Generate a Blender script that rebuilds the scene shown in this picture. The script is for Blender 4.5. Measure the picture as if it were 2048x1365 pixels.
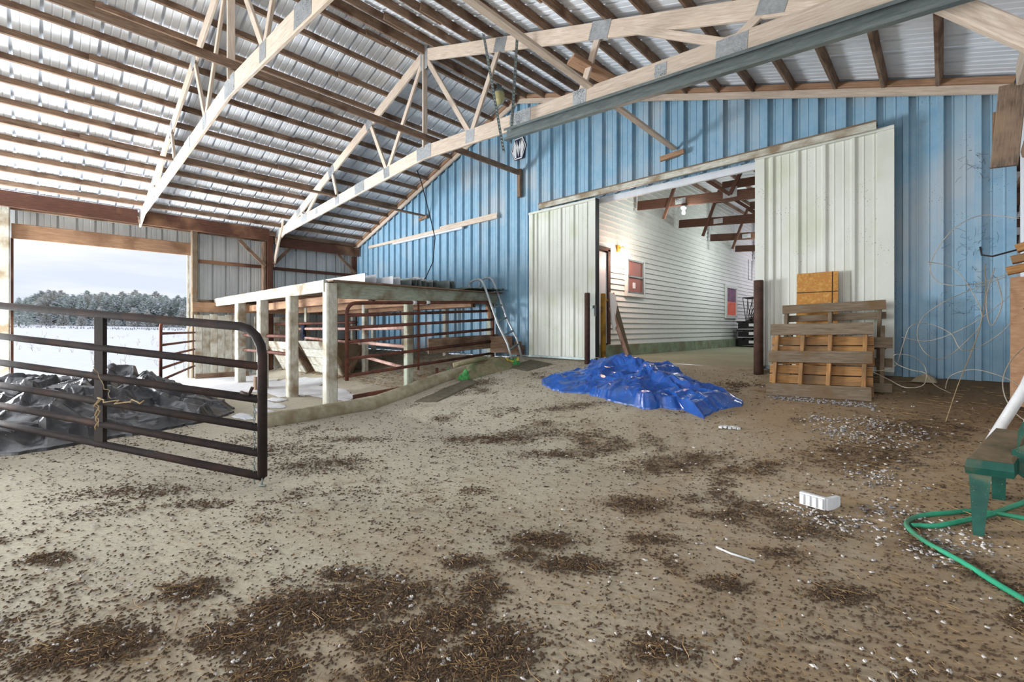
import bpy, bmesh, math, random
from mathutils import Vector, Matrix, noise
from mathutils.geometry import delaunay_2d_cdt
from mathutils.bvhtree import BVHTree
from math import sin, cos, pi, radians
for o in list(bpy.data.objects): bpy.data.objects.remove(o)
S = bpy.context.scene
COL = S.collection
rnd = random.Random(7)
# ---------------------------------------------------------------- camera
cam = bpy.data.cameras.new('camera'); camo = bpy.data.objects.new('camera', cam); COL.objects.link(camo)
cam.sensor_width = 36; cam.lens = 36*910/2048; cam.shift_y = -24.5/2048; cam.clip_start = .05; cam.clip_end = 900
camo.location = (0, 0, 1.27); camo.rotation_euler = (radians(90), 0, radians(43.42)); S.camera = camo
# ---------------------------------------------------------------- look, sky, lights
vs = S.view_settings; vs.view_transform = 'Standard'; vs.look = 'None'; vs.gamma = 1; vs.use_curve_mapping = False
vs.exposure = 0.0
W = bpy.data.worlds.new('sky'); S.world = W; W.use_nodes = True
wn = W.node_tree.nodes; wl = W.node_tree.links; wn.clear()
def wnode(t, **k):
    n = wn.new(t)
    for a, b in k.items(): setattr(n, a, b)
    return n
tc = wnode('ShaderNodeTexCoord'); mp = wnode('ShaderNodeMapping'); mp.inputs['Scale'].default_value = (1.5, 1.5, 9)
wl.new(tc.outputs['Generated'], mp.inputs[0])
nz = wnode('ShaderNodeTexNoise'); nz.inputs['Scale'].default_value = 2.2; nz.inputs['Detail'].default_value = 6
wl.new(mp.outputs[0], nz.inputs[0])
rp = wnode('ShaderNodeValToRGB'); rp.color_ramp.elements[0].position = .4; rp.color_ramp.elements[1].position = .62
rp.color_ramp.elements[0].color = (.72, .79, .92, 1); rp.color_ramp.elements[1].color = (.93, .95, .98, 1)
wl.new(nz.outputs[0], rp.inputs[0])
bg = wnode('ShaderNodeBackground'); bg.inputs[1].default_value = 1.1
wo = wnode('ShaderNodeOutputWorld'); wl.new(rp.outputs[0], bg.inputs[0]); wl.new(bg.outputs[0], wo.inputs[0])
def lamp(name, typ, loc, energy, color=(1, 1, 1), aim=None, **k):
    l = bpy.data.lights.new(name, typ); l.energy = energy; l.color = color
    for a, b in k.items(): setattr(l, a, b)
    o = bpy.data.objects.new(name, l); COL.objects.link(o); o.location = loc
    if aim: o.rotation_euler = (Vector(aim)-Vector(loc)).to_track_quat('-Z', 'Y').to_euler()
    return o
lamp('sun_light', 'SUN', (-40, -12, 12), 2.4, (1, .95, .88), aim=(-40+2.2, -12+1, 12-.42), angle=radians(9))
# added fill lamps standing in for daylight, at unseen openings left and in front
lamp('bay_fill', 'AREA', (-13.4, -2.4, 1.1), 1900, (.92, .96, 1), aim=(-5, 6.5, 2.3), shape='RECTANGLE', size=3.8, size_y=2.2)
lamp('front_fill', 'AREA', (-5.0, -6.9, 2.0), 380, (1, .98, .93), aim=(-5.5, 5, 1.7), shape='RECTANGLE', size=10.5, size_y=3.2)
# ---------------------------------------------------------------- materials
def L(c): return tuple(((x/255)/12.92 if x/255 <= .04045 else ((x/255+.055)/1.055)**2.4) for x in c) + (1,)
MATS = {}
def M(name, c1, c2=None, sc=(1, 1, 1), nscale=6, rough=.8, metal=0, c3=None, c3s=1.2, c3r=(.5, .68), spots=0, spotc=(45, 32, 24), spots_s=28, bump=.15, var=.12, coat=0, trans=0, detail=8, world=False, spec=.4):
    m = bpy.data.materials.new(name); m.use_nodes = True; N = m.node_tree.nodes; K = m.node_tree.links; N.clear()
    out = N.new('ShaderNodeOutputMaterial'); b = N.new('ShaderNodeBsdfPrincipled'); K.new(b.outputs[0], out.inputs[0])
    b.inputs['Roughness'].default_value = rough; b.inputs['Metallic'].default_value = metal; b.inputs['Specular IOR Level'].default_value = spec
    if coat: b.inputs['Coat Weight'].default_value = coat
    if trans: b.inputs['Transmission Weight'].default_value = trans
    t = N.new('ShaderNodeTexCoord'); oi = N.new('ShaderNodeObjectInfo')
    ad = N.new('ShaderNodeVectorMath'); ad.operation = 'ADD'; ml = N.new('ShaderNodeMath'); ml.operation = 'MULTIPLY'; ml.inputs[1].default_value = 0 if world else 37.
    K.new(oi.outputs['Random'], ml.inputs[0]); K.new(t.outputs['Object'], ad.inputs[0]); K.new(ml.outputs[0], ad.inputs[1])
    mpn = N.new('ShaderNodeMapping'); mpn.inputs['Scale'].default_value = sc; K.new(ad.outputs[0], mpn.inputs[0])
    n1 = N.new('ShaderNodeTexNoise'); n1.inputs['Scale'].default_value = nscale; n1.inputs['Detail'].default_value = detail; n1.inputs['Roughness'].default_value = .65
    K.new(mpn.outputs[0], n1.inputs[0])
    r = N.new('ShaderNodeValToRGB'); r.color_ramp.elements[0].position = .3; r.color_ramp.elements[1].position = .7
    r.color_ramp.elements[0].color = L(c2 or c1); r.color_ramp.elements[1].color = L(c1); K.new(n1.outputs[0], r.inputs[0])
    cur = r.outputs[0]
    def mix(fac, a, col):
        x = N.new('ShaderNodeMix'); x.data_type = 'RGBA'; K.new(fac, x.inputs[0]); K.new(a, x.inputs[6]); x.inputs[7].default_value = L(col); return x.outputs[2]
    def ramp(src, a, bb, v0=0, v1=1):
        x = N.new('ShaderNodeMapRange'); x.inputs[1].default_value = a; x.inputs[2].default_value = bb; x.inputs[3].default_value = v0; x.inputs[4].default_value = v1; K.new(src, x.inputs[0]); return x.outputs[0]
    if c3:
        n2 = N.new('ShaderNodeTexNoise'); n2.inputs['Scale'].default_value = c3s; n2.inputs['Detail'].default_value = 5; K.new(ad.outputs[0], n2.inputs[0])
        cur = mix(ramp(n2.outputs[0], *c3r), cur, c3)
    if spots:
        v = N.new('ShaderNodeTexVoronoi'); v.inputs['Scale'].default_value = spots_s*1.5; K.new(ad.outputs[0], v.inputs[0])
        n3 = N.new('ShaderNodeTexNoise'); n3.inputs['Scale'].default_value = 2.5; K.new(ad.outputs[0], n3.inputs[0])
        thr = N.new('ShaderNodeMath'); thr.operation = 'MULTIPLY'; K.new(ramp(n3.outputs[0], .4, .7, 0, .17*spots), thr.inputs[0]); thr.inputs[1].default_value = 1
        lt = N.new('ShaderNodeMath'); lt.operation = 'LESS_THAN'; K.new(v.outputs['Distance'], lt.inputs[0]); K.new(thr.outputs[0], lt.inputs[1])
        cur = mix(lt.outputs[0], cur, spotc)
    if var:
        h = N.new('ShaderNodeHueSaturation'); K.new(cur, h.inputs['Color']); K.new(ramp(oi.outputs['Random'], 0, 1, 1-var, 1+var), h.inputs['Value']); cur = h.outputs[0]
    K.new(cur, b.inputs['Base Color'])
    if bump:
        bp = N.new('ShaderNodeBump'); bp.inputs['Strength'].default_value = bump; bp.inputs['Distance'].default_value = .02; K.new(n1.outputs[0], bp.inputs['Height']); K.new(bp.outputs[0], b.inputs['Normal'])
    MATS[name] = m
    return m
G = (1.2, 14, 14)       # grain along local X
M('pale_wood', (222, 208, 192), (182, 162, 144), G, 4, .75, spots=.5, spots_s=22, spotc=(150, 110, 80), c3=(205, 188, 170), c3s=2)
M('brown_wood', (160, 134, 112), (100, 78, 62), G, 4, .85, c3=(90, 66, 50), c3s=2.5)
M('red_wood', (106, 68, 52), (66, 42, 32), G, 4, .75, c3=(150, 112, 84), c3s=1.1, c3r=(.56, .7))
M('annex_wood', (100, 68, 52), (64, 42, 32), G, 4, .75, spots=1.1, spots_s=40, spotc=(190, 150, 110))
M('orange_wood', (182, 146, 114), (134, 102, 80), G, 4, .8, c3=(120, 90, 66), c3s=2)
M('pallet_wood', (196, 150, 96), (140, 98, 58), G, 4, .85, c3=(122, 100, 76), c3s=3, c3r=(.45, .7), spots=.5, spots_s=30)
M('grey_wood', (140, 124, 104), (92, 80, 66), G, 5, .9, c3=(110, 88, 62), c3s=3, spots=.4, spots_s=24)
M('white_wood', (216, 216, 206), (168, 164, 148), (1.5, 8, 8), 5, .8, c3=(140, 124, 100), c3s=3.2, c3r=(.46, .66), spots=1.1, spots_s=34, spotc=(80, 62, 44))
M('white_wood_green', (196, 204, 188), (150, 158, 138), (1.5, 8, 8), 5, .8, c3=(128, 116, 92), c3s=3.0, c3r=(.48, .68), spots=1.1, spots_s=34, spotc=(80, 62, 44))
M('panel_wood', (204, 170, 138), (172, 134, 104), (3, 10, 10), 4, .85, spots=1, spots_s=20)
M('weathered_wood', (146, 128, 112), (58, 46, 38), G, 6, .95, c3=(150, 126, 104), c3s=3, bump=.5)
M('roof_metal', (236, 240, 245), (222, 228, 236), (1, 1, 1), 3, .4, .0, var=.05, bump=0, spots=.3, spots_s=9, spotc=(150, 150, 155))
M('blue_metal', (150, 182, 202), (124, 166, 192), (1, 1, 1), 5, .45, 0, c3=(170, 184, 194), c3s=.75, c3r=(.5, .66), spots=1.0, spots_s=26, spotc=(70, 66, 60), var=.03, bump=.05)
M('pale_metal', (208, 212, 212), (188, 192, 192), (1, 1, .3), 5, .5, .1, spots=.7, spots_s=26, spotc=(110, 100, 88), var=.04, bump=.05)
M('cream_metal', (222, 224, 216), (208, 211, 200), (1, 1, .4), 3, .45, 0, c3=(194, 200, 174), c3s=1.2, c3r=(.55, .8), spots=.9, spots_s=24, spotc=(64, 50, 38), var=.02, bump=.03)
M('white_metal', (226, 230, 234), (208, 212, 218), (1, 1, .4), 3, .45, 0, spots=.6, spots_s=24, var=.02, bump=.03)
M('siding', (228, 230, 226), (214, 217, 212), (.3, 4, 4), 3, .55, spots=.5, spots_s=16, spotc=(120, 100, 84), var=.02, bump=.03)
M('galvanised', (150, 160, 158), (110, 120, 118), (1, 1, 1), 12, .42, .6, spots=.3)
M('green_galvanised', (130, 140, 138), (96, 106, 106), (1, 6, 6), 5, .4, .5, spots=.5, spots_s=14, spotc=(190, 190, 180))
M('gusset', (192, 195, 197), (160, 165, 168), (1, 1, 1), 20, .45, .5, spots=3.2, spots_s=62, spotc=(70, 74, 78), bump=.4)
M('dark_steel', (54, 44, 43), (27, 21, 21), (1, 1, 1), 9, .7, .1, c3=(68, 46, 38), c3s=3, spots=.8, spots_s=42, spotc=(120, 110, 98))  # base colour darkened to carry the backlit shade of the foreground gate
M('rust_steel', (128, 78, 62), (82, 50, 42), (1, 1, 1), 9, .7, .2, c3=(66, 48, 42), c3s=3, spots=.6, spots_s=40, spotc=(160, 140, 120))
M('pink_steel', (222, 188, 176), (190, 150, 138), (1, 1, 1), 9, .6, 0, c3=(160, 110, 92), c3s=3)
M('bollard', (92, 66, 54), (62, 44, 38), (1, 1, 1), 9, .75, .1, spots=1., spots_s=26, spotc=(170, 160, 130))
M('yellow_paint', (206, 164, 60), (170, 126, 46), (1, 1, 1), 9, .6, 0, c3=(120, 84, 48), c3s=4, spots=1, spots_s=30)
M('concrete', (184, 176, 154), (150, 140, 116), (1, 1, 1), 9, .92, 0, c3=(140, 126, 98), c3s=3, spots=.8, spots_s=40, bump=.4)
M('green_concrete', (150, 164, 140), (110, 124, 102), (1, 1, 1), 6, .92, 0, c3=(120, 116, 92), c3s=2, spots=.6, spots_s=30, bump=.4)
M('rubber', (112, 106, 88), (82, 76, 62), (1, 1, 1), 12, .9, 0, bump=.3)
M('carpet', (150, 142, 112), (112, 106, 82), (1, 1, 1), 14, .95, 0, c3=(96, 112, 76), c3s=3, bump=.6)
M('green_scrap', (84, 168, 92), (48, 112, 60), (1, 1, 1), 14, .8)
M('yellow_rope', (206, 186, 84), (150, 140, 60), (1, 1, 1), 14, .8)
M('blue_tarp', (38, 100, 190), (20, 66, 148), (1, 1, 1), 5, .24, 0, c3=(70, 100, 156), c3s=2.4, c3r=(.58, .8), spots=.8, spots_s=20, spotc=(190, 195, 200), bump=.12, spec=.7)
M('black_tarp', (36, 38, 46), (20, 21, 26), (1, 1, 1), 5, .32, 0, c3=(66, 64, 64), c3s=1.6, c3r=(.56, .82), spots=.5, spots_s=16, spotc=(180, 180, 185), bump=.12, spec=.7)
M('snow', (240, 243, 248), (230, 234, 242), (1, 1, 1), 2, .9, 0, bump=.2, world=True, var=0)
M('indoor_snow', (236, 238, 242), (212, 214, 218), (1, 1, 1), 7, .9, 0, bump=.3, world=True, var=0)
M('bedding', (146, 104, 68), (80, 54, 36), (1, 1, 1), 14, .95, 0, c3=(176, 140, 92), c3s=5, bump=.8, world=True, var=0)
M('foliage', (205, 211, 204), (165, 176, 170), (1, 1, 1), 1.2, .95, var=.14, bump=0)  # tree colour paled to stand in for distance haze
M('foliage_brown', (208, 206, 198), (178, 176, 168), (1, 1, 1), 1.2, .95, var=.14, bump=0)  # distance haze is mixed into this pale colour too
M('bark', (140, 132, 124), (100, 94, 88), (1, 1, 1), 3, .95)
M('osb', (214, 166, 92), (160, 108, 50), (1, 1, 1), 26, .85, 0, c3=(186, 128, 66), c3s=24, c3r=(.48, .55), bump=.3, var=0)
M('marker', (70, 52, 36), (60, 44, 30), var=0)
M('green_plastic', (34, 96, 82), (20, 68, 60), (1, 1, 1), 6, .4, 0, c3=(132, 118, 92), c3s=4, c3r=(.52, .75), spots=1., spots_s=46, spotc=(150, 130, 100), var=0)
M('dusty_plastic', (128, 108, 84), (84, 78, 60), (1, 1, 1), 8, .85, var=0)
M('hose', (62, 176, 136), (40, 140, 108), (1, 1, 1), 6, .4, 0, c3=(70, 108, 84), c3s=2.0, spots=.5, spots_s=50, var=0)
M('white_plastic', (238, 240, 242), (216, 218, 220), (1, 1, 1), 6, .4, 0, spots=.9, spots_s=34, spotc=(90, 84, 76), var=0)
M('silver', (214, 218, 220), (176, 182, 184), (1, 1, 1), 6, .3, .6, var=0)
M('twine', (180, 160, 124), (128, 108, 80), (1, 1, 1), 20, .9)
M('wire', (196, 188, 172), (160, 150, 134), (1, 1, 1), 20, .6, .2)
M('black', (30, 30, 32), (20, 20, 22), rough=.6, var=0)
M('navy', (42, 44, 74), (34, 36, 62), rough=.4, var=0, bump=0)
M('sign_white', (236, 238, 240), rough=.4, var=0, bump=0)
M('denim', (52, 60, 84), (34, 38, 56), (1, 1, 1), 12, .95)
M('amber_glass', (226, 216, 160), (206, 196, 140), rough=.3, trans=.35, var=0, bump=0)
M('curtain', (206, 116, 84), (176, 84, 60), (1, 1, 1), 4, .8, var=0)
M('curtain_purple', (150, 110, 130), (110, 76, 106), (1, 1, 1), 4, .8, var=0)
M('glass_pane', (190, 130, 110), (170, 108, 90), (1, 1, 1), 2, .12, var=0, bump=0, spec=.6)
M('crumb', (112, 90, 70), (54, 42, 32), (1, 1, 1), 22, .95, bump=.3, world=True, var=0)
M('tuft', (228, 224, 220), (186, 182, 178), (1, 1, 1), 22, .95, bump=.3, world=True, var=0)
M('grey_tuft', (176, 174, 176), (122, 120, 122), (1, 1, 1), 22, .95, bump=.3, world=True, var=0)
M('straw', (176, 146, 100), (112, 84, 54), (1, 1, 1), 12, .8, bump=0, world=True, var=0)
M('twig', (88, 66, 50), (56, 42, 32), (1, 1, 1), 12, .9, bump=0)
def emit(name, col, st):
    m = bpy.data.materials.new(name); m.use_nodes = True; b = m.node_tree.nodes['Principled BSDF']
    b.inputs['Emission Color'].default_value = L(col); b.inputs['Emission Strength'].default_value = st; b.inputs['Base Color'].default_value = L(col); MATS[name] = m
emit('lit_bulb', (255, 222, 200), 22); emit('annex_bulb', (236, 255, 240), 6); emit('warm_window', (196, 96, 78), .25)
emit('lit_glass', (140, 84, 72), .12)

def floor_material():
    m = bpy.data.materials.new('floor_concrete'); m.use_nodes = True; N = m.node_tree.nodes; K = m.node_tree.links; N.clear()
    out = N.new('ShaderNodeOutputMaterial'); b = N.new('ShaderNodeBsdfPrincipled'); K.new(b.outputs[0], out.inputs[0]); b.inputs['Roughness'].default_value = .88; b.inputs['Specular IOR Level'].default_value = .25
    t = N.new('ShaderNodeTexCoord'); P = t.outputs['Object']
    def nt(s, d=6, r=.6, dist=0):
        n = N.new('ShaderNodeTexNoise'); n.inputs['Scale'].default_value = s; n.inputs['Detail'].default_value = d; n.inputs['Roughness'].default_value = r; n.inputs['Distortion'].default_value = dist; K.new(P, n.inputs[0]); return n.outputs[0]
    def rg(s, a, bb, v0=0., v1=1.):
        x = N.new('ShaderNodeMapRange'); x.inputs[1].default_value = a; x.inputs[2].default_value = bb; x.inputs[3].default_value = v0; x.inputs[4].default_value = v1; K.new(s, x.inputs[0]); return x.outputs[0]
    def mth(op, a, bb):
        x = N.new('ShaderNodeMath'); x.operation = op; x.use_clamp = op == 'ADD'
        for i, q in enumerate((a, bb)):
            if isinstance(q, (int, float)): x.inputs[i].default_value = q
            else: K.new(q, x.inputs[i])
        return x.outputs[0]
    def mx(f, a, col):
        x = N.new('ShaderNodeMix'); x.data_type = 'RGBA'; K.new(f, x.inputs[0])
        if isinstance(a, tuple): x.inputs[6].default_value = L(a)
        else: K.new(a, x.inputs[6])
        if isinstance(col, tuple): x.inputs[7].default_value = L(col)
        else: K.new(col, x.inputs[7])
        return x.outputs[2]
    sx = N.new('ShaderNodeSeparateXYZ'); K.new(P, sx.inputs[0]); X, Y = sx.outputs[0], sx.outputs[1]
    c = mx(rg(nt(38, 5, .8), .3, .7), (162, 155, 138), (210, 202, 183))
    # bare concrete to trodden hay dust: dirtier towards the right and the far ramp
    w = mth('ADD', rg(X, -4.8, .5, 0, .6), rg(Y, 3.4, 5.5, 0, .16))
    dirt = rg(mth('ADD', mth('MULTIPLY', nt(1.1, 7, .66, .6), .8), w), .55, 1.0)
    c = mx(mth('MULTIPLY', dirt, .78), c, (150, 122, 86))
    # fine rubbed in dirt
    d2 = mth('MULTIPLY', rg(nt(5.5, 9, .74, .4), .53, .66), rg(nt(.9, 3, .5), .36, .62))
    c = mx(mth('MULTIPLY', d2, .66), c, (108, 84, 62))
    d3 = mth('MULTIPLY', rg(nt(26, 6, .7), .58, .66), rg(nt(2.2, 4, .6), .42, .6))
    c = mx(mth('MULTIPLY', d3, .8), c, (70, 54, 40))
    at_ = N.new('ShaderNodeAttribute'); at_.attribute_name = 'dirt'
    c = mx(mth('MULTIPLY', mth('MULTIPLY', at_.outputs['Fac'], rg(nt(30, 6, .7), .3, .6, .55, 1)), .9), c, (104, 80, 60))
    # joint where the ramp starts
    jn = N.new('ShaderNodeMath'); jn.operation = 'COMPARE'; K.new(mth('ADD', Y, mth('MULTIPLY', nt(2.5), .12)), jn.inputs[0]); jn.inputs[1].default_value = 3.76; jn.inputs[2].default_value = .008
    c = mx(mth('MULTIPLY', jn.outputs[0], rg(X, -6.6, -6.4)), c, (84, 66, 48))
    # green tint by the doorway, brown bedding in the pen corner, darker brown towards the right far corner
    gt = mth('MULTIPLY', rg(Y, 7.2, 7.9), .6)
    c = mx(gt, c, (124, 132, 104))
    pen = mth('MULTIPLY', rg(X, -6.9, -7.5), rg(mth('ADD', Y, mth('MULTIPLY', nt(3), .8)), 4.9, 5.5))
    c = mx(pen, c, (112, 78, 52))
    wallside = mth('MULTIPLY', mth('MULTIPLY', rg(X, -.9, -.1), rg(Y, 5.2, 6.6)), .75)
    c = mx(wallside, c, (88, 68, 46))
    K.new(c, b.inputs['Base Color'])
    bp = N.new('ShaderNodeBump'); bp.inputs['Strength'].default_value = .5; bp.inputs['Distance'].default_value = .012
    K.new(mth('ADD', nt(60, 6, .8), mth('MULTIPLY', nt(9, 8, .75), .8)), bp.inputs['Height']); K.new(bp.outputs[0], b.inputs['Normal'])
    MATS['floor_concrete'] = m
floor_material()

# ---------------------------------------------------------------- builders
WM = {}
def tag(o, label=None, cat=None, group=None, kind=None):
    if label: o['label'] = label
    if cat: o['category'] = cat
    if group: o['group'] = group
    if kind: o['kind'] = kind
    return o
def thing(name, label, cat, loc, group=None, kind=None):
    o = bpy.data.objects.new(name, None); COL.objects.link(o); o.location = loc; o.empty_display_size = .1
    WM[o] = Matrix.Translation(loc)
    if kind: o['kind'] = kind
    return tag(o, label, cat, group)
def link(name, me, mw, mat, parent=None):
    o = bpy.data.objects.new(name, me); COL.objects.link(o)
    if mat and not me.materials: me.materials.append(MATS[mat])
    if parent: o.parent = parent; o.matrix_basis = WM[parent].inverted() @ mw
    else: o.matrix_basis = mw
    WM[o] = mw
    return o
class MB:
    def __init__(s): s.v = []; s.f = []; s.sm = set()
    def add(s, vs, fs, smooth=False):
        b = len(s.v); s.v += [Vector(x) for x in vs]
        if smooth: s.sm.update(range(len(s.f), len(s.f)+len(fs)))
        s.f += [tuple(i+b for i in q) for q in fs]; return s
    def box(s, c, d, R=None):
        R = R or Matrix.Identity(3); c = Vector(c)
        vs = [c+R@Vector((x*d[0]/2, y*d[1]/2, z*d[2]/2)) for x in (-1, 1) for y in (-1, 1) for z in (-1, 1)]
        return s.add(vs, [(0, 1, 3, 2), (4, 6, 7, 5), (0, 4, 5, 1), (2, 3, 7, 6), (0, 2, 6, 4), (1, 5, 7, 3)])
    def bar(s, a, b, w, h, up=(0, 0, 1)):
        a, b = Vector(a), Vector(b); R = frame(b-a, up); return s.box((a+b)/2, ((b-a).length, w, h), R)
    def tube(s, pts, r, n=8, cap=True, closed=False):
        pts = [Vector(p) for p in pts]; k = len(pts); rs = r if isinstance(r, (list, tuple)) else [r]*k
        vs = []; prev = None
        for i, p in enumerate(pts):
            d = (pts[(i+1) % k]-pts[i-1]) if closed else pts[min(i+1, k-1)]-pts[max(i-1, 0)]
            d.normalize()
            if prev is None: u = d.orthogonal().normalized()
            else: u = (prev-d*prev.dot(d)); u = u.normalized() if u.length > 1e-6 else d.orthogonal().normalized()
            prev = u; w = d.cross(u)
            vs += [p+(u*cos(2*pi*j/n)+w*sin(2*pi*j/n))*rs[i] for j in range(n)]
        fs = []
        for i in range(k if closed else k-1):
            for j in range(n):
                a = i*n+j; b2 = i*n+(j+1) % n; c2 = ((i+1) % k)*n+(j+1) % n; d2 = ((i+1) % k)*n+j
                fs.append((a, b2, c2, d2))
        s.add(vs, fs, True)
        if cap and not closed:
            b = len(s.v)-len(vs); s.f += [tuple(b+j for j in reversed(range(n))), tuple(b+(k-1)*n+j for j in range(n))]
        return s
    def lathe(s, c, prof, n=16):
        c = Vector(c); vs = [c+Vector((r*cos(2*pi*j/n), r*sin(2*pi*j/n), z)) for r, z in prof for j in range(n)]
        return s.add(vs, [(i*n+j, i*n+(j+1) % n, (i+1)*n+(j+1) % n, (i+1)*n+j) for i in range(len(prof)-1) for j in range(n)], True)
    def prism(s, poly, d):
        poly = [Vector(p) for p in poly]; d = Vector(d); n = len(poly)
        return s.add(poly+[p+d for p in poly], [tuple(reversed(range(n))), tuple(range(n, 2*n))]+[(i, (i+1) % n, n+(i+1) % n, n+i) for i in range(n)])
    def build(s, name, mat, parent=None, kind=None, label=None, cat=None, group=None, origin=None, smooth=False):
        if parent: mw = Matrix.Translation(WM[parent].translation)
        elif origin is not None: mw = Matrix.Translation(origin)
        else:
            xs = [v.x for v in s.v]; ys = [v.y for v in s.v]
            mw = Matrix.Translation(((min(xs)+max(xs))/2, (min(ys)+max(ys))/2, min(v.z for v in s.v)))
        inv = mw.inverted(); me = bpy.data.meshes.new(name); me.from_pydata([inv@v for v in s.v], [], s.f)
        for i in (range(len(s.f)) if smooth else s.sm): me.polygons[i].use_smooth = True
        o = link(name, me, mw, mat, parent); return tag(o, label, cat, group, kind)
def frame(d, up=(0, 0, 1)):
    x = Vector(d).normalized(); up = Vector(up)
    y = up.cross(x)
    if y.length < 1e-4: y = Vector((0, 1, 0)).cross(x)
    y.normalize(); z = x.cross(y); return Matrix((x, y, z)).transposed()
PC = {}
def plank(name, a, b, w, h, mat, parent=None, up=(0, 0, 1), **k):
    """board from a to b, local X along its length so that the grain follows it; w across, h along up"""
    a, b = Vector(a), Vector(b); l = (b-a).length; key = (round(l, 2), round(w, 3), round(h, 3), mat)
    if key not in PC:
        me = bpy.data.meshes.new(name); l2 = l/2; c = min(w, h)*.12
        vs = []
        for x in (-l2, l2):
            for y, z in ((-w/2+c, -h/2), (w/2-c, -h/2), (w/2, -h/2+c), (w/2, h/2-c), (w/2-c, h/2), (-w/2+c, h/2), (-w/2, h/2-c), (-w/2, -h/2+c)): vs.append((x, y, z))
        me.from_pydata(vs, [], [tuple(reversed(range(8))), tuple(range(8, 16))]+[(i, (i+1) % 8, 8+(i+1) % 8, 8+i) for i in range(8)])
        PC[key] = me
    mw = Matrix.Translation((a+b)/2) @ frame(b-a, up).to_4x4()
    o = link(name, PC[key], mw, mat, parent); return tag(o, **k)
def ribs(w, pitch=.305, start=0., h=.03, bw=.06, tw=.028, minor=2):
    p = [(0, 0)]; x = start
    while x < w+.001:
        for u, d in ((x-bw/2, 0), (x-tw/2, h), (x+tw/2, h), (x+bw/2, 0)):
            if 0 < u < w: p.append((u, d))
        for q in range(1, minor+1):
            m = x+pitch*q/(minor+1)
            for u, d in ((m-.012, 0), (m-.006, .006), (m+.006, .006), (m+.012, 0)):
                if 0 < u < w: p.append((u, d))
        x += pitch
    return p+[(w, 0)]
def sheet(name, O, U, V, Nn, w, vb, vt, mat, parent, start=0., h=.03, pitch=.305, th=.001, **k):
    O, U, V, Nn = map(Vector, (O, U, V, Nn)); pr = ribs(w, pitch, start, h, **k); m = MB(); vs = []
    fb = vb if callable(vb) else (lambda u: vb); ft = vt if callable(vt) else (lambda u: vt)
    for u, d in pr: vs += [O+U*u+V*fb(u)+Nn*d, O+U*u+V*ft(u)+Nn*d]
    m.add(vs, [(2*i, 2*i+2, 2*i+3, 2*i+1) for i in range(len(pr)-1)])
    return m.build(name, mat, parent)
def fz(X, Y):
    r = .69*min(1, max(0, (Y-3.7)/3.5))
    p = .63*min(1, max(0, (Y-4.1)/2.9))
    t = min(1, max(0, (-6.6-X)/.5))
    return r*(1-t)+p*t
# ---------------------------------------------------------------- floor and ground
XL, XR, YB = -13.93, .58, 7.3
RZ = lambda X: 6.32-.326*abs(X+6.66)      # underside of the roof sheets
def grid(name, x0, x1, y0, y1, st, zf, mat, **k):
    nx = int((x1-x0)/st)+1; ny = int((y1-y0)/st)+1
    vs = [(x0+(x1-x0)*i/(nx-1), y0+(y1-y0)*j/(ny-1), 0) for j in range(ny) for i in range(nx)]
    vs = [(x, y, zf(x, y)) for x, y, _ in vs]
    m = MB().add(vs, [(j*nx+i, j*nx+i+1, (j+1)*nx+i+1, (j+1)*nx+i) for j in range(ny-1) for i in range(nx-1)], True)
    return m.build(name, mat, origin=(0, 0, 0), **k)
def fzn(x, y):
    z = fz(x, y)+.006*noise.noise((x*1.3, y*1.3, 0))
    if x < -7.2 and y > 4.6: z += .05*noise.noise((x*2.2, y*2.2, 3))*min(1, (y-4.6))
    return z
def lines(segs):
    out = [segs[0][0]]
    for a, b, st in segs:
        n_ = max(1, round((b-a)/st)); out += [a+(b-a)*(i+1)/n_ for i in range(n_)]
    return out
fxs = lines(((-13.95, -7.4, .08), (-7.4, .9, .035), (.9, 4.2, .15))); fys = lines(((-7, .4, .2), (.4, 7.32, .035)))
nx_ = len(fxs); FLOOR = MB().add([(x, y, fzn(x, y)) for y in fys for x in fxs], [(j*nx_+i, j*nx_+i+1, (j+1)*nx_+i+1, (j+1)*nx_+i) for j in range(len(fys)-1) for i in range(nx_-1)], True).build('floor', 'floor_concrete', origin=(0, 0, 0), kind='structure')
grid('floor', -6.0, 1.5, 7.32, 24, .15, lambda x, y: .69+.01*noise.noise((x*2, y*2, 0)), 'floor_concrete', kind='structure')
def snz(x, y):
    d = -13.95-x
    z = .004*d*min(1, d/10)+max(0, d-55)*.017
    return z+.25*noise.noise((x*.05, y*.05, 1))*min(1, d/25)+.02*noise.noise((x*.8, y*.8, 5))*min(1, d/1.5)-.02
vs, fs = [], []; xs = [-13.95-.4*(1.062**i-1)/.062 for i in range(72)]
for x in xs:
    for j in range(81): vs.append((x, -60+j*(2+0) if False else (-130+j*3.2 if x < -40 else -20+j*.5), 0))
# two snow meshes would leave a seam: one fan shaped grid that widens with distance
vs = []
for x in xs:
    d = -13.95-x; hw = 16+d*1.15
    for j in range(101): 
        y = 2+(j/50-1)*hw-d*.0; vs.append((x, y, snz(x, y)))
n = 101
MB().add(vs, [(i*n+j, i*n+j+1, (i+1)*n+j+1, (i+1)*n+j) for i in range(len(xs)-1) for j in range(n-1)], True).build('snow_field', 'snow', origin=(0, 0, 0), kind='structure')
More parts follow.
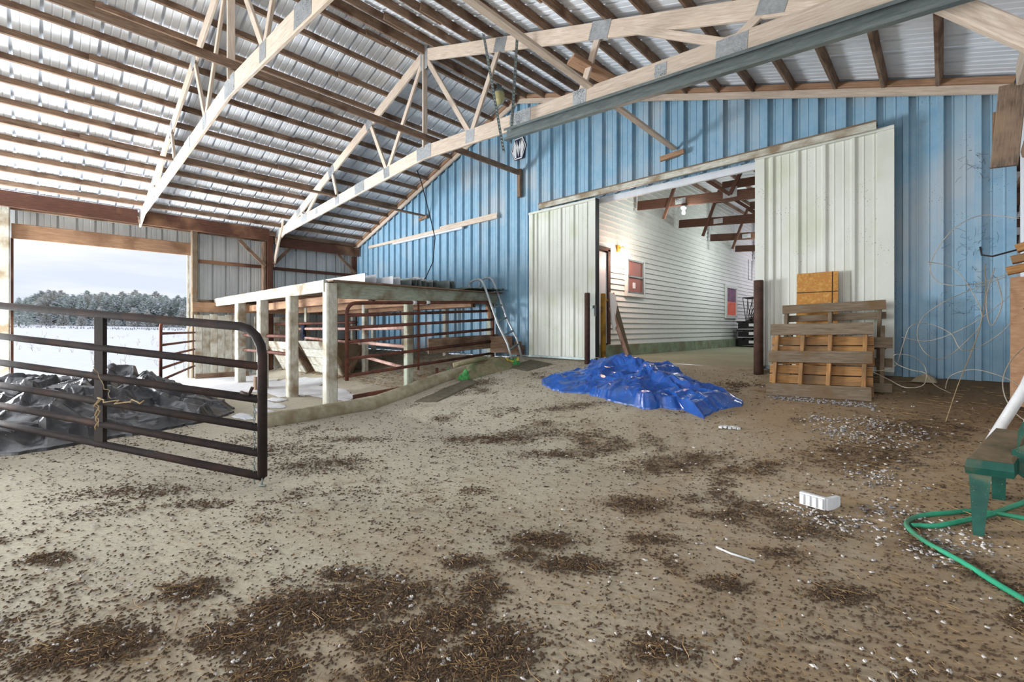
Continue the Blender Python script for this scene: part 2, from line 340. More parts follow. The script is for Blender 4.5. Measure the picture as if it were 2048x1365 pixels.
# ---------------------------------------------------------------- gable wall of blue sheets
wb = thing('wall_back', None, None, (-6.66, 7.3, .69), kind='structure')
x = .288-.305*48-.03
cuts = sorted([x+.915*i for i in range(20) if XL < x+.915*i < XR]+[XL, XR, -4.74, -1.93]); x0_ = x
for a, b in zip(cuts, cuts[1:]):
    if b-a > .02:
        mid = (a+b)/2
        op = -4.74 < mid < -1.93; x = x0_
        st = .03-(a-x)
        while st < 0: st += .305
        sheet('metal_sheet', (a, 7.3, 0), (1, 0, 0), (0, 0, 1), (0, -1, 0), b-a, 3.72 if op else .66, lambda u: RZ(a+u)+.02, 'blue_metal', wb, start=st, h=.058, bw=.075, tw=.05)
plank('sill_board', (XL, 7.36, .70), (-4.75, 7.36, .70), .06, .1, 'grey_wood', wb)
plank('sill_board', (-1.9, 7.36, .66), (XR, 7.36, .66), .06, .1, 'grey_wood', wb)
for (a, b) in (((XL, 7.2), (-6.66, 7.2)), ((-6.66, 7.2), (XR-.02, 7.2))):
    za, zb = RZ(a[0])-.05, RZ(b[0])-.05
    plank('rake_board', (a[0], a[1], za-.09), (b[0], b[1], zb-.09), .045, .10, 'pale_wood', wb)
    plank('rake_board', (a[0], a[1]-.03, za+.0), (b[0], b[1]-.03, zb+.0), .045, .07, 'orange_wood', wb)
# ---------------------------------------------------------------- left wall
wlft = thing('wall_left', None, None, (-13.95, 2, 0), kind='structure')
def lsheets(y0, y1, zb, zt, x=-14.0):
    y = y0
    while y < y1-.02:
        e = min(y+.915, y1)
        sheet('metal_sheet', (x, y, 0), (0, 1, 0), (0, 0, 1), (-1, 0, 0), e-y, zb, zt, 'pale_metal', wlft, start=.15, h=.04, bw=.045, tw=.03)
        y = e
lsheets(2.84, 7.3, -.05, 3.98); lsheets(-.36, 2.84, 3.3, 3.98)
lsheets(-1.5, -.4, -.05, 3.98)
for y0, y1 in ((-7.0, 1.70), (1.74, 4.55)):
    plank('header_beam', (-13.62, y0, 3.88), (-13.62, y1, 3.88), .05, .32, 'red_wood', wlft)
plank('header_beam', (-13.62, 4.75, 3.72), (-13.62, 7.25, 3.72), .05, .27, 'red_wood', wlft)
plank('header_beam', (-13.86, -7.0, 3.85), (-13.86, 7.25, 3.85), .05, .27, 'brown_wood', wlft)
plank('lintel', (-13.88, -.28, 3.285), (-13.88, 2.78, 3.285), .05, .31, 'orange_wood', wlft)
for y, w, mt, t in ((-.38, .17, 'white_wood', 3.75), (2.85, .14, 'grey_wood', 3.75), (4.62, .17, 'red_wood', 3.98), (4.48, .08, 'brown_wood', 3.7), (7.18, .14, 'red_wood', 3.6)):
    plank('post', (-13.82, y, 0), (-13.82, y, t), .16, w, mt, wlft, up=(0, 1, 0))
plank('door_jamb', (-13.93, 2.74, 0), (-13.93, 2.74, 3.14), .06, .05, 'white_wood', wlft, up=(0, 1, 0))
plank('door_jamb', (-13.93, -.27, 0), (-13.93, -.27, 3.14), .06, .04, 'red_wood', wlft, up=(0, 1, 0))
for a, b, z in ((2.92, 4.5, 3.01), (4.72, 7.2, 3.0), (4.72, 7.2, .9)):
    plank('girt', (-13.9, a, z), (-13.9, b, z), .04, .09, 'red_wood', wlft)
plank('girt', (-13.7, 2.78, 1.82), (-13.7, 7.2, 1.82), .05, .25, 'orange_wood', wlft)
plank('girt', (-13.88, 2.92, 1.99), (-13.88, 7.2, 1.99), .05, .06, 'brown_wood', wlft)
for a, b in (((3.85, 3.66), (4.5, 3.02)), ((5.22, 3.68), (4.72, 3.10)), ((6.60, 3.60), (7.2, 3.05))):
    plank('knee_brace', (-13.75, a[0], a[1]), (-13.75, b[0], b[1]), .04, .09, 'brown_wood', wlft)
for i in range(7):
    y = 2.80+i*.165
    plank('wainscot_board', (-13.52, y+.075, .08), (-13.52, y+.075, 1.63+rnd.uniform(-.03, .03)), .03, .158, 'white_wood', wlft, up=(0, 1, 0))
plank('wainscot_rail', (-13.49, 2.8, .07), (-13.49, 4.0, .07), .04, .14, 'brown_wood', wlft)
for i in range(8):
    y = 4.2+i*.17
    if i not in (2, 5): plank('wainscot_board', (-13.7, y+.075, .1), (-13.7, y+.075, 1.6), .03, .15, 'white_wood', wlft, up=(0, 1, 0))
# ---------------------------------------------------------------- right wall
wr = thing('wall_right', None, None, (.62, 6.2, 0), kind='structure')
y = 5.5
while y < 7.29:
    e = min(y+.915, 7.3); sheet('metal_sheet', (.63, y, 0), (0, 1, 0), (0, 0, 1), (-1, 0, 0), e-y, .1, 3.95, 'white_metal', wr, start=.2); y = e
y = -7
while y < 2.2:
    e = min(y+.915, 2.2); sheet('metal_sheet', (1.45, y, 0), (0, 1, 0), (0, 0, 1), (-1, 0, 0), e-y, 0, 3.95, 'white_metal', wr, start=.2); y = e
plank('post', (.68, 4.79, 0), (.68, 4.79, 3.9), .15, .15, 'pale_wood', wr)
plank('girt', (.60, 5.5, 3.76), (.60, 7.25, 3.76), .05, .24, 'pale_wood', wr)
# ---------------------------------------------------------------- roof
ce = thing('ceiling', None, None, (-6.66, 0, 6.4), kind='structure')
sl = math.atan(.326)
for side in (-1, 1):
    V = Vector((side*cos(sl), 0, -sin(sl))); Nn = Vector((side*sin(sl), 0, cos(sl))); ln = (7.5 if side < 0 else 7.9)/cos(sl)
    y = 7.36; k = 0
    while y > -7.3:
        # each sheet laps a hair over the next one
        m = sheet('roof_sheet', (-6.66, y-.915, 6.335+.002*(k % 2)), (0, 1, 0), V, Nn, .917, 0, ln, 'roof_metal', ce, start=.06, h=.045, bw=.045, tw=.028)
        y -= .915; k += 1
    # purlins on edge under the sheets
    for k in range(15):
        X = -6.66+side*(.28+.487*k)
        if k == 14 and side > 0: continue
        z = RZ(X)-.055
        bend = rnd.uniform(-.006, .006)
        for ya, yb in ((-7, 1.0), (.6, 7.17)) if k % 2 else ((-7, 4.2), (3.8, 7.17)):
            off = .022 if ya > 0 else -.022
            plank('purlin', (X+off, ya, z+bend), (X+off, yb, z+.004), .042, .108, 'brown_wood', ce, up=(side*sin(sl), 0, cos(sl)))
plank('ridge_board', (-6.66, -7, 6.2), (-6.66, 7.17, 6.2), .04, .16, 'brown_wood', ce)
# ---------------------------------------------------------------- trusses
def truss(Y, label):
    cx = -6.66; t = thing('roof_truss', label, 'truss', (cx, Y, 3.8), group='roof trusses')
    zb = lambda X: 4.27-.062*abs(X-cx)          # lower edge of the bottom chord
    zt = lambda X: RZ(X)-.11                    # top of the top chord
    for s in (-1, 1):
        e = cx+s*7.24
        bcs = plank('bottom_chord', (e, Y, zb(e)+.118), (cx+s*1.45*(1 if s < 0 else -1), Y, zb(cx+1.45 if s > 0 else cx-1.45)+.118) if False else (cx, Y, zb(cx)+.118), .04, .236, 'pale_wood', t)
        tcs = plank('top_chord', (e-s*.1, Y+.001, zt(e)-.09), (cx, Y+.001, zt(cx)-.09), .04, .20, 'pale_wood', t)
        webs = [(0.02, 1.23), (1.88, 1.23), (3.61, 3.32), (3.95, 5.14), (5.45, 5.14)]
        for tx, bx in webs:
            a = (cx+s*tx, Y-.001, zt(cx+s*tx)-.12); b = (cx+s*bx, Y-.001, zb(cx+s*bx)+.15)
            plank('web', a, b, .038, .088, 'pale_wood', t)
        if s > 0: plank('web', (cx, Y, zt(cx)-.1), (cx, Y, zb(cx)+.2), .038, .088, 'pale_wood', t)
        # toothed plates on both faces
        pl = [(1.23, 'b', .2, .2), (3.32, 'b', .2, .22), (5.14, 'b', .3, .18), (1.9, 't', .24, .2), (3.62, 't', .28, .22), (5.5, 't', .26, .16), (2.3, 'b', .4, .22), (4.4, 'b', .14, .14), (6.95, 'b', .4, .24)]
        for px, kk, w, h in pl:
            X = cx+s*px; z = zb(X)+.13 if kk == 'b' else zt(X)-.11
            for fy in (-1, 1):
                R = Matrix.Rotation(s*math.atan(.062 if kk == 'b' else .326), 3, 'Y')
                MB().box((X, Y+fy*.0225, z), (w, .0025, h), R).build('gusset_plate', 'gusset', bcs if kk == 'b' else tcs)
    for fy in (-1, 1):
        MB().box((cx, Y+fy*.0225, zt(cx)-.15), (.2, .0025, .42)).build('gusset_plate', 'gusset', tcs)
        MB().box((cx, Y+fy*.0225, zb(cx)+.12), (.42, .0025, .23)).build('gusset_plate', 'gusset', bcs)
    # knee braces down to the posts
    plank('knee_brace', (-13.0, Y-.04, 4.5), (-13.84, Y-.04, 3.05), .04, .12, 'pale_wood', t) if Y > 3 else None
    plank('knee_brace', (-.16, Y-.05, 3.92), (.60, Y-.05, 3.10), .09, .14, 'pale_wood', t) if Y > 3 else None
    return t
truss(4.79, 'pale wooden roof truss farther of the two, meeting its dark post beside the stall')
truss(1.77, 'pale wooden roof truss nearer of the two, ending above the open field doorway')
# lengthwise boards tying the trusses to the gable wall
plank('tie_board', (-6.60, -4, 4.68), (-6.60, 7.24, 4.62), .04, .11, 'brown_wood', label='brown board running under the ridge to the blue wall, ending on an upright block', cat='board', group='lengthwise tie boards')
plank('tie_block', (-6.60, 7.22, 4.70), (-6.60, 7.22, 4.10), .08, .09, 'brown_wood', label='short upright brown block on the blue wall right of the hexagon sign', cat='block', up=(0, 1, 0))
plank('tie_board', (-10.03, -4, 4.32), (-10.03, 7.24, 4.28), .09, .04, 'brown_wood', label='brown board running low under the left roof slope to the blue wall', cat='board', group='lengthwise tie boards')
plank('tie_block', (-10.28, 7.22, 4.22), (-9.92, 7.22, 4.25), .06, .08, 'brown_wood', label='small flat brown block on the blue wall above the long wooden batten', cat='block')
plank('tie_board', (-3.19, -4, 4.50), (-3.19, 7.24, 4.22), .09, .04, 'pale_wood', label='pale board crossing above the sliding doors to the blue wall', cat='board', group='lengthwise tie boards')
plank('tie_block', (-3.42, 7.22, 4.10), (-3.02, 7.22, 4.13), .06, .08, 'orange_wood', label='small flat orange block on the blue wall above the door track', cat='block')
plank('cleat_board', (-3.35, 4.6, 4.62), (-3.05, 5.2, 4.42), .2, .05, 'orange_wood', label='short flat orange board lying on the farther truss beside its web', cat='board')
# ---------------------------------------------------------------- sliding doors and track
def slide_door(name, x0, x1, Y, zb, zt, edge_left=None, edge_right=None):
    t = thing(name, None, None, ((x0+x1)/2, Y, zb), kind='structure')
    x = x0+(edge_left or 0); e = x1-(edge_right or 0)
    xx = x
    while xx < e-.02:
        q = min(xx+.915, e); sheet('metal_sheet', (xx, Y, 0), (1, 0, 0), (0, 0, 1), (0, -1, 0), q-xx, zb, zt, 'cream_metal', t, start=.09, h=.03, bw=.07, tw=.03); xx = q
    MB().box(((x0+x1)/2, Y+.035, (zb+zt)/2), (x1-x0-.01, .05, zt-zb)).build('door_core', 'cream_metal', t)
    for w, xa in ((edge_left, x0), (edge_right, x1-(edge_right or 0))):
        if w: MB().box((xa+w/2, Y-.002, (zb+zt)/2), (w, .07, zt-zb)).build('edge_trim', 'cream_metal', t)
    MB().box(((x0+x1)/2, Y-.01, zt+.0), (x1-x0, .09, .04)).build('top_trim', 'cream_metal', t)
    MB().box(((x0+x1)/2, Y-.01, zb+.0), (x1-x0, .09, .04)).build('bottom_trim', 'galvanised', t)
    return t
d1 = slide_door('door_1', -6.22, -4.60, 7.12, .71, 3.645, .1, .16)
MB().box((-4.59, 7.12, 2.2), (.02, .1, 2.9)).build('rubber_strip', 'black', d1)
MB().box((-4.64, 7.06, 1.67), (.09, .03, .05)).box((-4.59, 7.05, 1.6), (.025, .03, .2)).build('latch', 'galvanised', d1)
d2 = slide_door('door_2', -1.94, -.42, 7.12, .73, 3.685, .12, .16)
t = thing('door_track', 'long dirty cream board covering the sliding door track on the blue wall', 'door track', (-3.36, 7.05, 3.7))
plank('fascia_board', (-5.87, 7.0, 3.72), (-.58, 7.0, 3.72), .03, .09, 'white_wood', t)
plank('hood_board', (-5.90, 7.08, 3.775), (-.58, 7.08, 3.775), .17, .03, 'grey_wood', t)
MB().bar((-5.9, 7.12, 3.735), (-.6, 7.12, 3.735), .05, .05).build('track_rail', 'galvanised', t)
t = thing('trim_1', None, None, (-3.3, 7.4, 3.7), kind='structure')
plank('header_board', (-4.85, 7.36, 3.72), (-1.7, 7.36, 3.72), .06, .2, 'white_metal', t)
plank('jamb_board', (-4.80, 7.36, .69), (-4.80, 7.36, 3.7), .08, .12, 'brown_wood', t, up=(0, 1, 0))
plank('jamb_board', (-1.85, 7.36, .69), (-1.85, 7.36, 3.7), .08, .12, 'brown_wood', t, up=(0, 1, 0))
# bollards
def pipe(name, X, Y, z0, z1, r, mat, label):
    MB().lathe((X, Y, 0), [(0, z0-.05), (r, z0-.05), (r, z1-.01), (r*.9, z1), (r*.85, z1), (r*.85, z1-.05), (0, z1-.05)], 20).build(name, mat, label=label, cat='post', smooth=False)
pipe('bollard', -1.86, 6.96, .63, 1.945, .062, 'bollard', 'rusty brown steel pipe bollard by the right sliding door')
pipe('bollard', -4.68, 6.93, .62, 1.92, .05, 'bollard', 'rusty brown steel pipe bollard before the left sliding door')
pipe('bollard', -4.75, 7.58, .69, 1.95, .05, 'yellow_paint', 'yellow painted pipe just inside the doorway behind the blue tarp')
# ---------------------------------------------------------------- annex behind the doorway
wa = thing('wall_annex', None, None, (-5.1, 14, .9), kind='structure')
z = .93; k = 0
while z < 5.6:
    m = MB(); m.prism([(-5.09, 7.36, z), (-5.05, 7.36, z), (-5.077, 7.36, z+.125), (-5.09, 7.36, z+.125)], (0, 16.6, 0)); m.build('siding_board', 'siding', wa); z += .118
MB().box((-5.0, 15.7, .80), (.18, 16.6, .27)).build('foundation_wall', 'green_concrete', wa)
wd = thing('wall_annex_end', None, None, (-2, 24, .7), kind='structure')
y = -5.1
while y < 1.4: sheet('metal_sheet', (y, 23.9, 0), (1, 0, 0), (0, 0, 1), (0, -1, 0), .915, .6, 5.5, 'white_metal', wd); y += .915
wd2 = thing('wall_annex_side', None, None, (1.4, 15, .7), kind='structure')
y = 7.4
while y < 24: sheet('metal_sheet', (1.4, y, 0), (0, 1, 0), (0, 0, 1), (-1, 0, 0), .915, .6, 5.0, 'white_metal', wd2); y += .915
ca = thing('ceiling_annex', None, None, (-2, 15, 4.6), kind='structure')
y = 7.35
while y < 24:
    sheet('roof_sheet', (-5.2, y, 5.3), (0, 1, 0), (1, 0, -.17), (0, 0, 1), .915, 0, 6.8, 'roof_metal', ca); y += .915
for k in range(11):
    X = -4.9+.6*k; z = 5.25-.17*(X+5.2); plank('purlin', (X, 7.35, z), (X, 24, z), .04, .1, 'brown_wood', ca)
for k in range(7):
    Y = 9.35+2.2*k; zb = 3.93-.0-.04*k
    t = thing('annex_truss', ['stained brown truss carrying the hanging light bulb, nearest through the doorway', 'stained brown truss, second through the doorway', 'stained brown truss, third through the doorway', 'stained brown truss, fourth through the doorway', 'stained brown truss, fifth through the doorway', 'stained brown truss seen deepest through the doorway', 'stained brown truss hidden behind the others in the far room'][k], 'truss', (-3, Y, zb), group='trusses of the room beyond')
    sl2 = -.085
    zc = lambda X: zb+sl2*(X+5.0)
    plank('bottom_chord', (-4.96, Y, zc(-4.96)+.1), (1.3, Y, zc(1.3)+.1), .04, .2, 'annex_wood', t)
    plank('top_chord', (-4.1, Y, zc(-4.1)+.62), (1.3, Y, 4.1), .04, .16, 'annex_wood', t)
    plank('top_chord', (-3.9, Y+.03, zc(-3.9)+.95), (1.3, Y+.03, 4.55), .04, .2, 'annex_wood', t)
    for a, b in (((-4.35, 0), (-3.95, .85)), ((-3.0, .12), (-3.95, .85)), ((-3.0, .12), (-2.6, .95)), ((-1.6, .12), (-2.6, .9))):
        plank('web', (a[0], Y-.02, zc(a[0])+a[1]-(.25 if a[1] == 0 else 0)), (b[0], Y-.02, zc(b[0])+b[1]), .04, .07, 'annex_wood', t)
    for X, w, h, dz in ((-3.0, .26, .2, .16), (-2.2, .3, .12, .12), (-3.98, .22, .12, .1)):
        MB().box((X, Y-.0235, zc(X)+dz), (w, .003, h)).build('gusset_plate', 'gusset', t)
    plank('hanger', (-4.98, Y, zb-.02), (-4.98, Y, 5.1), .03, .03, 'white_metal', t, up=(0, 1, 0))
# pale ceiling boards near the head of the doorway
for k in range(3):
    a = -2.9+.42*k
    plank('ceiling_board', (a, 8.0, 4.02), (a+.1, 9.2, 4.30), .2, .04, 'pale_wood', ca)
def bulb(name, X, Y, z, e, col, label, rad=.05, mat='annex_bulb'):
    t = thing(name, label, 'lamp', (X, Y, z))
    MB().lathe((X, Y, z), [(0, .12), (.055, .12), (.06, .07), (.04, .05), (0, .05)], 14).build('socket', 'white_plastic', t)
    MB().lathe((X, Y, z), [(.0, -.06), (.025, -.055), (.035, -.03), (.03, .0), (.018, .05)], 12).build('bulb', mat, t)
    lamp(name+'_light', 'POINT', (X, Y-.12, z-.15), e, col, shadow_soft_size=.12)
bulb('hanging_bulb', -3.9, 9.30, 3.70, 42, (.93, 1, .95), 'bare bulb in a white socket under the nearest stained truss')
bulb('hanging_bulb', -3.4, 13.72, 3.62, 90, (.92, 1, .97), 'bare bulb under the third stained truss beyond the doorway')
bulb('hanging_bulb', -3.2, 18.1, 3.5, 110, (.93, .88, 1), 'bare bulb farthest back under the stained trusses')
t = thing('wall_sconce', 'brass wall sconce with glowing glass shade above the lit window', 'lamp', (-5.03, 8.62, 2.8))
MB().box((-5.03, 8.62, 2.98), (.04, .1, .14)).tube([(-5.01, 8.62, 2.98), (-4.93, 8.62, 3.02), (-4.88, 8.62, 2.96)], .012).build('bracket', 'yellow_paint', t)
MB().lathe((-4.88, 8.62, 2.84), [(.04, .11), (.09, .08), (.12, -.03), (.0, -.05)], 14).build('glass_shade', 'lit_bulb', t)
lamp('sconce_light', 'POINT', (-4.70, 8.62, 2.70), 34, (1, .62, .48), shadow_soft_size=.07)
def win(name, y0, y1, z0, z1, top_mat, low_mat, sash=True):
    t = thing(name, None, None, (-5.04, (y0+y1)/2, z0), kind='structure'); ym = (y0+y1)/2
    f = MB(); w = .07; x = -5.03
    for a, b in (((y0-w, z0-w/2), (y1+w, z0-w/2)), ((y0-w, z1+w/2), (y1+w, z1+w/2))): f.box((x, ym, a[1]), (.05, y1-y0+2*w, w))
    for yy in (y0-w/2, y1+w/2): f.box((x, yy, (z0+z1)/2), (.05, w, z1-z0))
    f.build('window_casing', 'siding', t)
    s = MB(); 
    for zz in (z0+.015, z1-.015) + ((((z0+z1)/2),) if sash else ()): s.box((-5.02, ym, zz), (.03, y1-y0, .035))
    for yy in (y0+.015, y1-.015): s.box((-5.02, yy, (z0+z1)/2), (.03, .035, z1-z0))
    so = s.build('sash', 'galvanised' if sash else 'siding', t)
    zm = (z0+z1)/2
    MB().box((-5.035, ym, (zm+z1)/2), (.008, y1-y0, (z1-zm))).build('pane', top_mat, so)
    MB().box((-5.035, ym, (zm+z0)/2), (.008, y1-y0, (zm-z0))).build('pane', low_mat, so)
    return t
w1 = win('window_1', 9.0, 9.71, 2.06, 2.80, 'lit_glass', 'lit_glass')
MB().box((-5.028, 9.3, 2.24), (.004, .12, .13)).build('paper_note', 'sign_white', w1)
w2 = win('window_2', 15.3, 16.25, 1.68, 2.62, 'curtain_purple', 'warm_window', False)
t = thing('door_3', None, None, (-5.04, 7.9, .95), kind='structure')
MB().box((-5.035, 7.85, 1.9), (.04, .62, 1.86)).build('door_leaf', 'white_metal', t)
MB().box((-5.02, 8.19, 1.92), (.07, .09, 1.95)).box((-5.02, 7.5, 1.92), (.07, .09, 1.95)).box((-5.02, 7.85, 2.9), (.07, .78, .08)).build('door_frame', 'bollard', t)
MB().lathe((-4.98, 8.08, 1.85), [(0, .03), (.03, .0), (0, -.03)], 10).build('door_handle', 'yellow_paint', t)
# broken boards leaning just inside, hay rack on black pallets
t = thing('broken_panel', 'torn white and grey sheet leaning by the house door in the far room', 'board', (-4.8, 8.3, .7))
MB().prism([(-4.84, 7.95, 2.0), (-4.84, 8.15, 1.96), (-4.83, 8.2, 1.75), (-4.83, 8.14, 1.55), (-4.82, 8.16, 1.35), (-4.82, 8.05, 1.2), (-4.83, 7.98, 1.5)], (.02, 0, 0)).build('torn_sheet', 'sign_white', t)
plank('leaning_board', (-4.78, 8.62, .72), (-4.86, 8.08, 1.98), .03, .12, 'grey_wood', t)
plank('leaning_board', (-4.76, 8.5, .72), (-4.84, 8.0, 1.7), .03, .09, 'pink_steel', t)
t = thing('hay_rack', 'dark metal V shaped hay rack standing on black crates in the far room', 'hay rack', (-4.3, 16.6, 1.5))
a0, a1 = Vector((-4.72, 15.9, 1.55)), Vector((-4.5, 16.3, 1.55)); tp = Vector((-4.75, 15.6, 2.3)); 
m = MB()
for k in range(8):
    f = k/7; m.tube([(-4.65+.5*f*.3, 16.0, 1.52), (-4.75+1.0*f, 16.0+.25*f, 2.28)], .012, 6)
    m.tube([(-4.65+.5*f*.3, 16.5, 1.52), (-4.75+1.0*f, 16.5+.25*f, 2.28)], .012, 6)
m.build('rack_bar', 'dark_steel', t)
MB().tube([(-4.75, 16.0, 2.28), (-3.75, 16.25, 2.30), (-3.75, 16.75, 2.30), (-4.75, 16.5, 2.28)], .018, 6, closed=True).build('rack_rim', 'dark_steel', t)
for k in range(3):
    t = thing('black_crate', ['black plastic pallet with a white tag, bottom of the pile under the hay rack', 'black plastic pallet with a white tag, middle of the pile under the hay rack', 'black plastic pallet, topmost under the hay rack'][k], 'pallet', (-4.3, 16.2, .72+.27*k))
    m = MB(); z = .73+.27*k
    for q in range(5): m.box((-4.75+.25*q, 16.2, z+.22), (.2, 1.0, .05))
    for q in range(3): m.box((-4.25, 15.75+.45*q, z+.10), (1.1, .12, .18))
    m.build('slats', 'black', t)
    MB().box((-4.35, 15.683, z+.12), (.25, .006, .09)).build('tag', 'sign_white', t)
m = MB().tube([(-4.95, 17.3, 3.7), (-4.95, 17.3, 3.0), (-4.95, 17.7, 3.0), (-4.95, 17.7, 3.7)], .012, 6)
m.build('wire_loop', 'galvanised', label='thin metal loop hanging on the white siding below the fourth truss', cat='wire')
# ---------------------------------------------------------------- things on the blue wall
t = thing('wall_batten', 'long pale batten with a shorter strip under it fixed to the blue wall', 'batten', (-10.1, 7.22, 3.7))
plank('batten', (-12.94, 7.22, 3.80), (-7.28, 7.22, 3.80), .05, .08, 'pale_wood', t)
plank('upper_strip', (-9.4, 7.24, 3.87), (-7.3, 7.24, 3.87), .03, .06, 'pale_wood', t)
plank('lower_strip', (-11.53, 7.19, 3.72), (-8.45, 7.19, 3.72), .06, .05, 'white_metal', t)
t = thing('hexagon_sign', 'dark hexagonal sign with a white M shaped emblem on the blue wall', 'sign', (-6.64, 7.24, 4.9))
hx = [(-.10, .235), (.12, .235), (.225, .02), (.10, -.235), (-.12, -.235), (-.225, -.02)]
def hp(pts, y, s=1., d=.008): return MB().prism([(-6.64+x*s, y, 5.16+z*s) for x, z in reversed(pts)], (0, d, 0))
hp(hx, 7.225, 1., .02).build('backing', 'navy', t)
m = hp(hx, 7.222, .95, .003); m.build('white_border', 'sign_white', t)
hp(hx, 7.219, .86, .003).build('dark_field', 'navy', t)
m = MB()
for pts in ([(-.17, -.06), (-.09, -.19), (-.06, -.19), (-.055, .19), (-.10, .19)], [(.17, .02), (.09, -.19), (.06, -.19), (.055, .19), (.10, .19)], [(-.1, .19), (-.055, .19), (.01, -.02), (.0, -.18)], [(.1, .19), (.055, .19), (-.01, -.02), (.0, -.18)]):
    m.prism([(-6.64+x, 7.216, 5.16+z) for x, z in pts], (0, .003, 0))
m.build('letter', 'sign_white', t)
# barn lamp at the ridge
t = thing('barn_lamp', 'yellowed glass jar lamp with grey cap hanging near the roof peak', 'lamp', (-6.6, 6.59, 5.85))
MB().lathe((-6.6, 6.59, 5.87), [(.0, .0), (.07, .01), (.105, .07), (.115, .2), (.10, .24)], 20).build('glass_jar', 'amber_glass', t)
MB().lathe((-6.6, 6.59, 5.87), [(.105, .235), (.10, .27), (.06, .33), (.05, .42), (0, .43)], 20).build('cap', 'galvanised', t)
MB().lathe((-6.6, 6.59, 5.93), [(0, 0), (.035, .02), (.04, .06), (.02, .12)], 12).build('bulb', 'sign_white', t)
# overhead door channel with its perforated hangers
t = thing('overhead_track', 'greenish steel channel hung from the roof before the farther truss', 'track', (-2.2, 4.5, 3.6))
a, b = Vector((-4.36, 4.5, 3.93)), Vector((.55, 4.5, 3.60)); R = frame(b-a)
m = MB(); c = (a+b)/2; l = (b-a).length
m.box(c+R@Vector((0, .0, 0)), (l, .004, .15), R); m.box(c+R@Vector((0, -.03, .075)), (l, .06, .004), R); m.box(c+R@Vector((0, -.03, -.075)), (l, .06, .004), R); m.box(c+R@Vector((0, -.06, -.06)), (l, .004, .03), R); m.box(c+R@Vector((0, -.06, .06)), (l, .004, .03), R)
m.build('channel', 'green_galvanised', t)
def perf(p, q, nm):
    p, q = Vector(p), Vector(q); R = frame(q-p, (0, 1, 0)); l = (q-p).length; m = MB(); n = int(l/.05)
    for k in range(n):     # a slotted angle: rungs between two edges so that the holes are real
        x = -l/2+(k+.5)*l/n; m.box((p+q)/2+R@Vector((x, .0, 0)), (l/n*.5, .004, .03), R)
    for zz in (-.019, .019): m.box((p+q)/2+R@Vector((0, 0, zz)), (l, .004, .012), R)
    m.box((p+q)/2+R@Vector((0, -.015, .025)), (l, .034, .003), R)
    m.build(nm, 'galvanised', t)
perf((-4.40, 4.48, 3.72), (-4.72, 4.4, 5.45), 'perforated_hanger'); perf((-4.33, 4.55, 3.84), (-4.25, 4.60, 5.35), 'perforated_hanger')
MB().tube([(-9.877, 6.8, 5.5), (-9.6, 6.8, 5.0), (-9.25, 6.8, 4.1), (-9.03, 6.8, 3.5), (-9.05, 6.75, 2.9), (-9.15, 6.6, 2.5), (-9.4, 6.3, 2.2), (-9.2, 6.0, 2.07)], .012, 6).build('black_cable', 'black', label='black cable sagging from the left roof slope down onto the stall roof', cat='cable')
# right corner: weathered plank, block, crate panel, white pole
t = thing('weathered_plank', 'weathered dark grain plank hanging in the right corner before the blue wall', 'plank', (.46, 6.6, 2.8))
plank('plank', (.44, 6.6, 2.87), (.50, 6.6, 3.66), .05, .19, 'weathered_wood', t, up=(1, 0, 0))
plank('backing_block', (.40, 6.68, 3.0), (.41, 6.68, 3.45), .04, .08, 'orange_wood', t, up=(1, 0, 0))
plank('corner_brace', (.52, 5.9, 2.78), (.60, 5.2, 3.3), .05, .09, 'brown_wood', label='small diagonal brown brace at the right edge below the weathered plank', cat='brace')
plank('corner_board', (.545, 6.6, 3.74), (.6, 5.0, 4.0), .05, .22, 'pale_wood', label='pale board slanting from the right wall above the weathered plank', cat='board')
t = thing('wooden_partition', 'stained upright plywood panel capped with pallet boards at right edge', 'partition', (.62, 6.2, .6))
MB().box((.62, 6.3, 1.15), (.32, .05, 1.2)).build('panel', 'panel_wood', t)
MB().box((.62, 5.9, 1.15), (.05, .8, 1.2)).build('side_panel', 'panel_wood', t)
for k, (z, rz) in enumerate(((1.80, .06), (1.90, .05), (2.0, .08))):
    plank('pallet_board', (.43+.03*k, 6.2, z), (.95, 6.15, z+rz*2), .12, .07, 'pallet_wood', t)
MB().tube([(.26, 6.2, 2.05), (.27, 6.2, 1.97), (.34, 6.2, 1.95), (.7, 6.2, 2.05), (1.0, 6.2, 2.12)], .008, 6).build('iron_hook', 'dark_steel', label='thin dark iron rod with hooked end sticking out over the crate', cat='rod')
# ---------------------------------------------------------------- pallets and board
def pallet(label, P, U, V, Nn, wd, ht, front, back, strs, mats, grp='pallets leaning on the right door'):
    """P lower left of the front face, U across, V up the slope, Nn out of the face"""
    P, U, V, Nn = map(Vector, (P, U, V, Nn)); U.normalize(); V.normalize(); Nn = V.cross(U)*-1 if V.cross(U).dot(Nn) < 0 else V.cross(U)
    t = thing('pallet', label, 'pallet', P+U*wd/2, group=grp)
    for (v0, v1, du) in front:
        v = (v0+v1)/2; plank('deck_board', P+U*(-.01+du)+V*v, P+U*(wd+.01+du)+V*(v+rnd.uniform(-.008, .008)), .018, v1-v0, mats[0], t, up=V)
    for u in strs:
        plank('stringer', P+U*u+V*.0-Nn*.055, P+U*u+V*ht-Nn*.055, .09, .04, mats[1], t, up=U)
    for (v0, v1, du) in back:
        v = (v0+v1)/2; plank('deck_board', P+U*(-.01+du)+V*v-Nn*.11, P+U*(wd+.01+du)+V*v-Nn*.11, .018, v1-v0, mats[1], t, up=V)
    return t
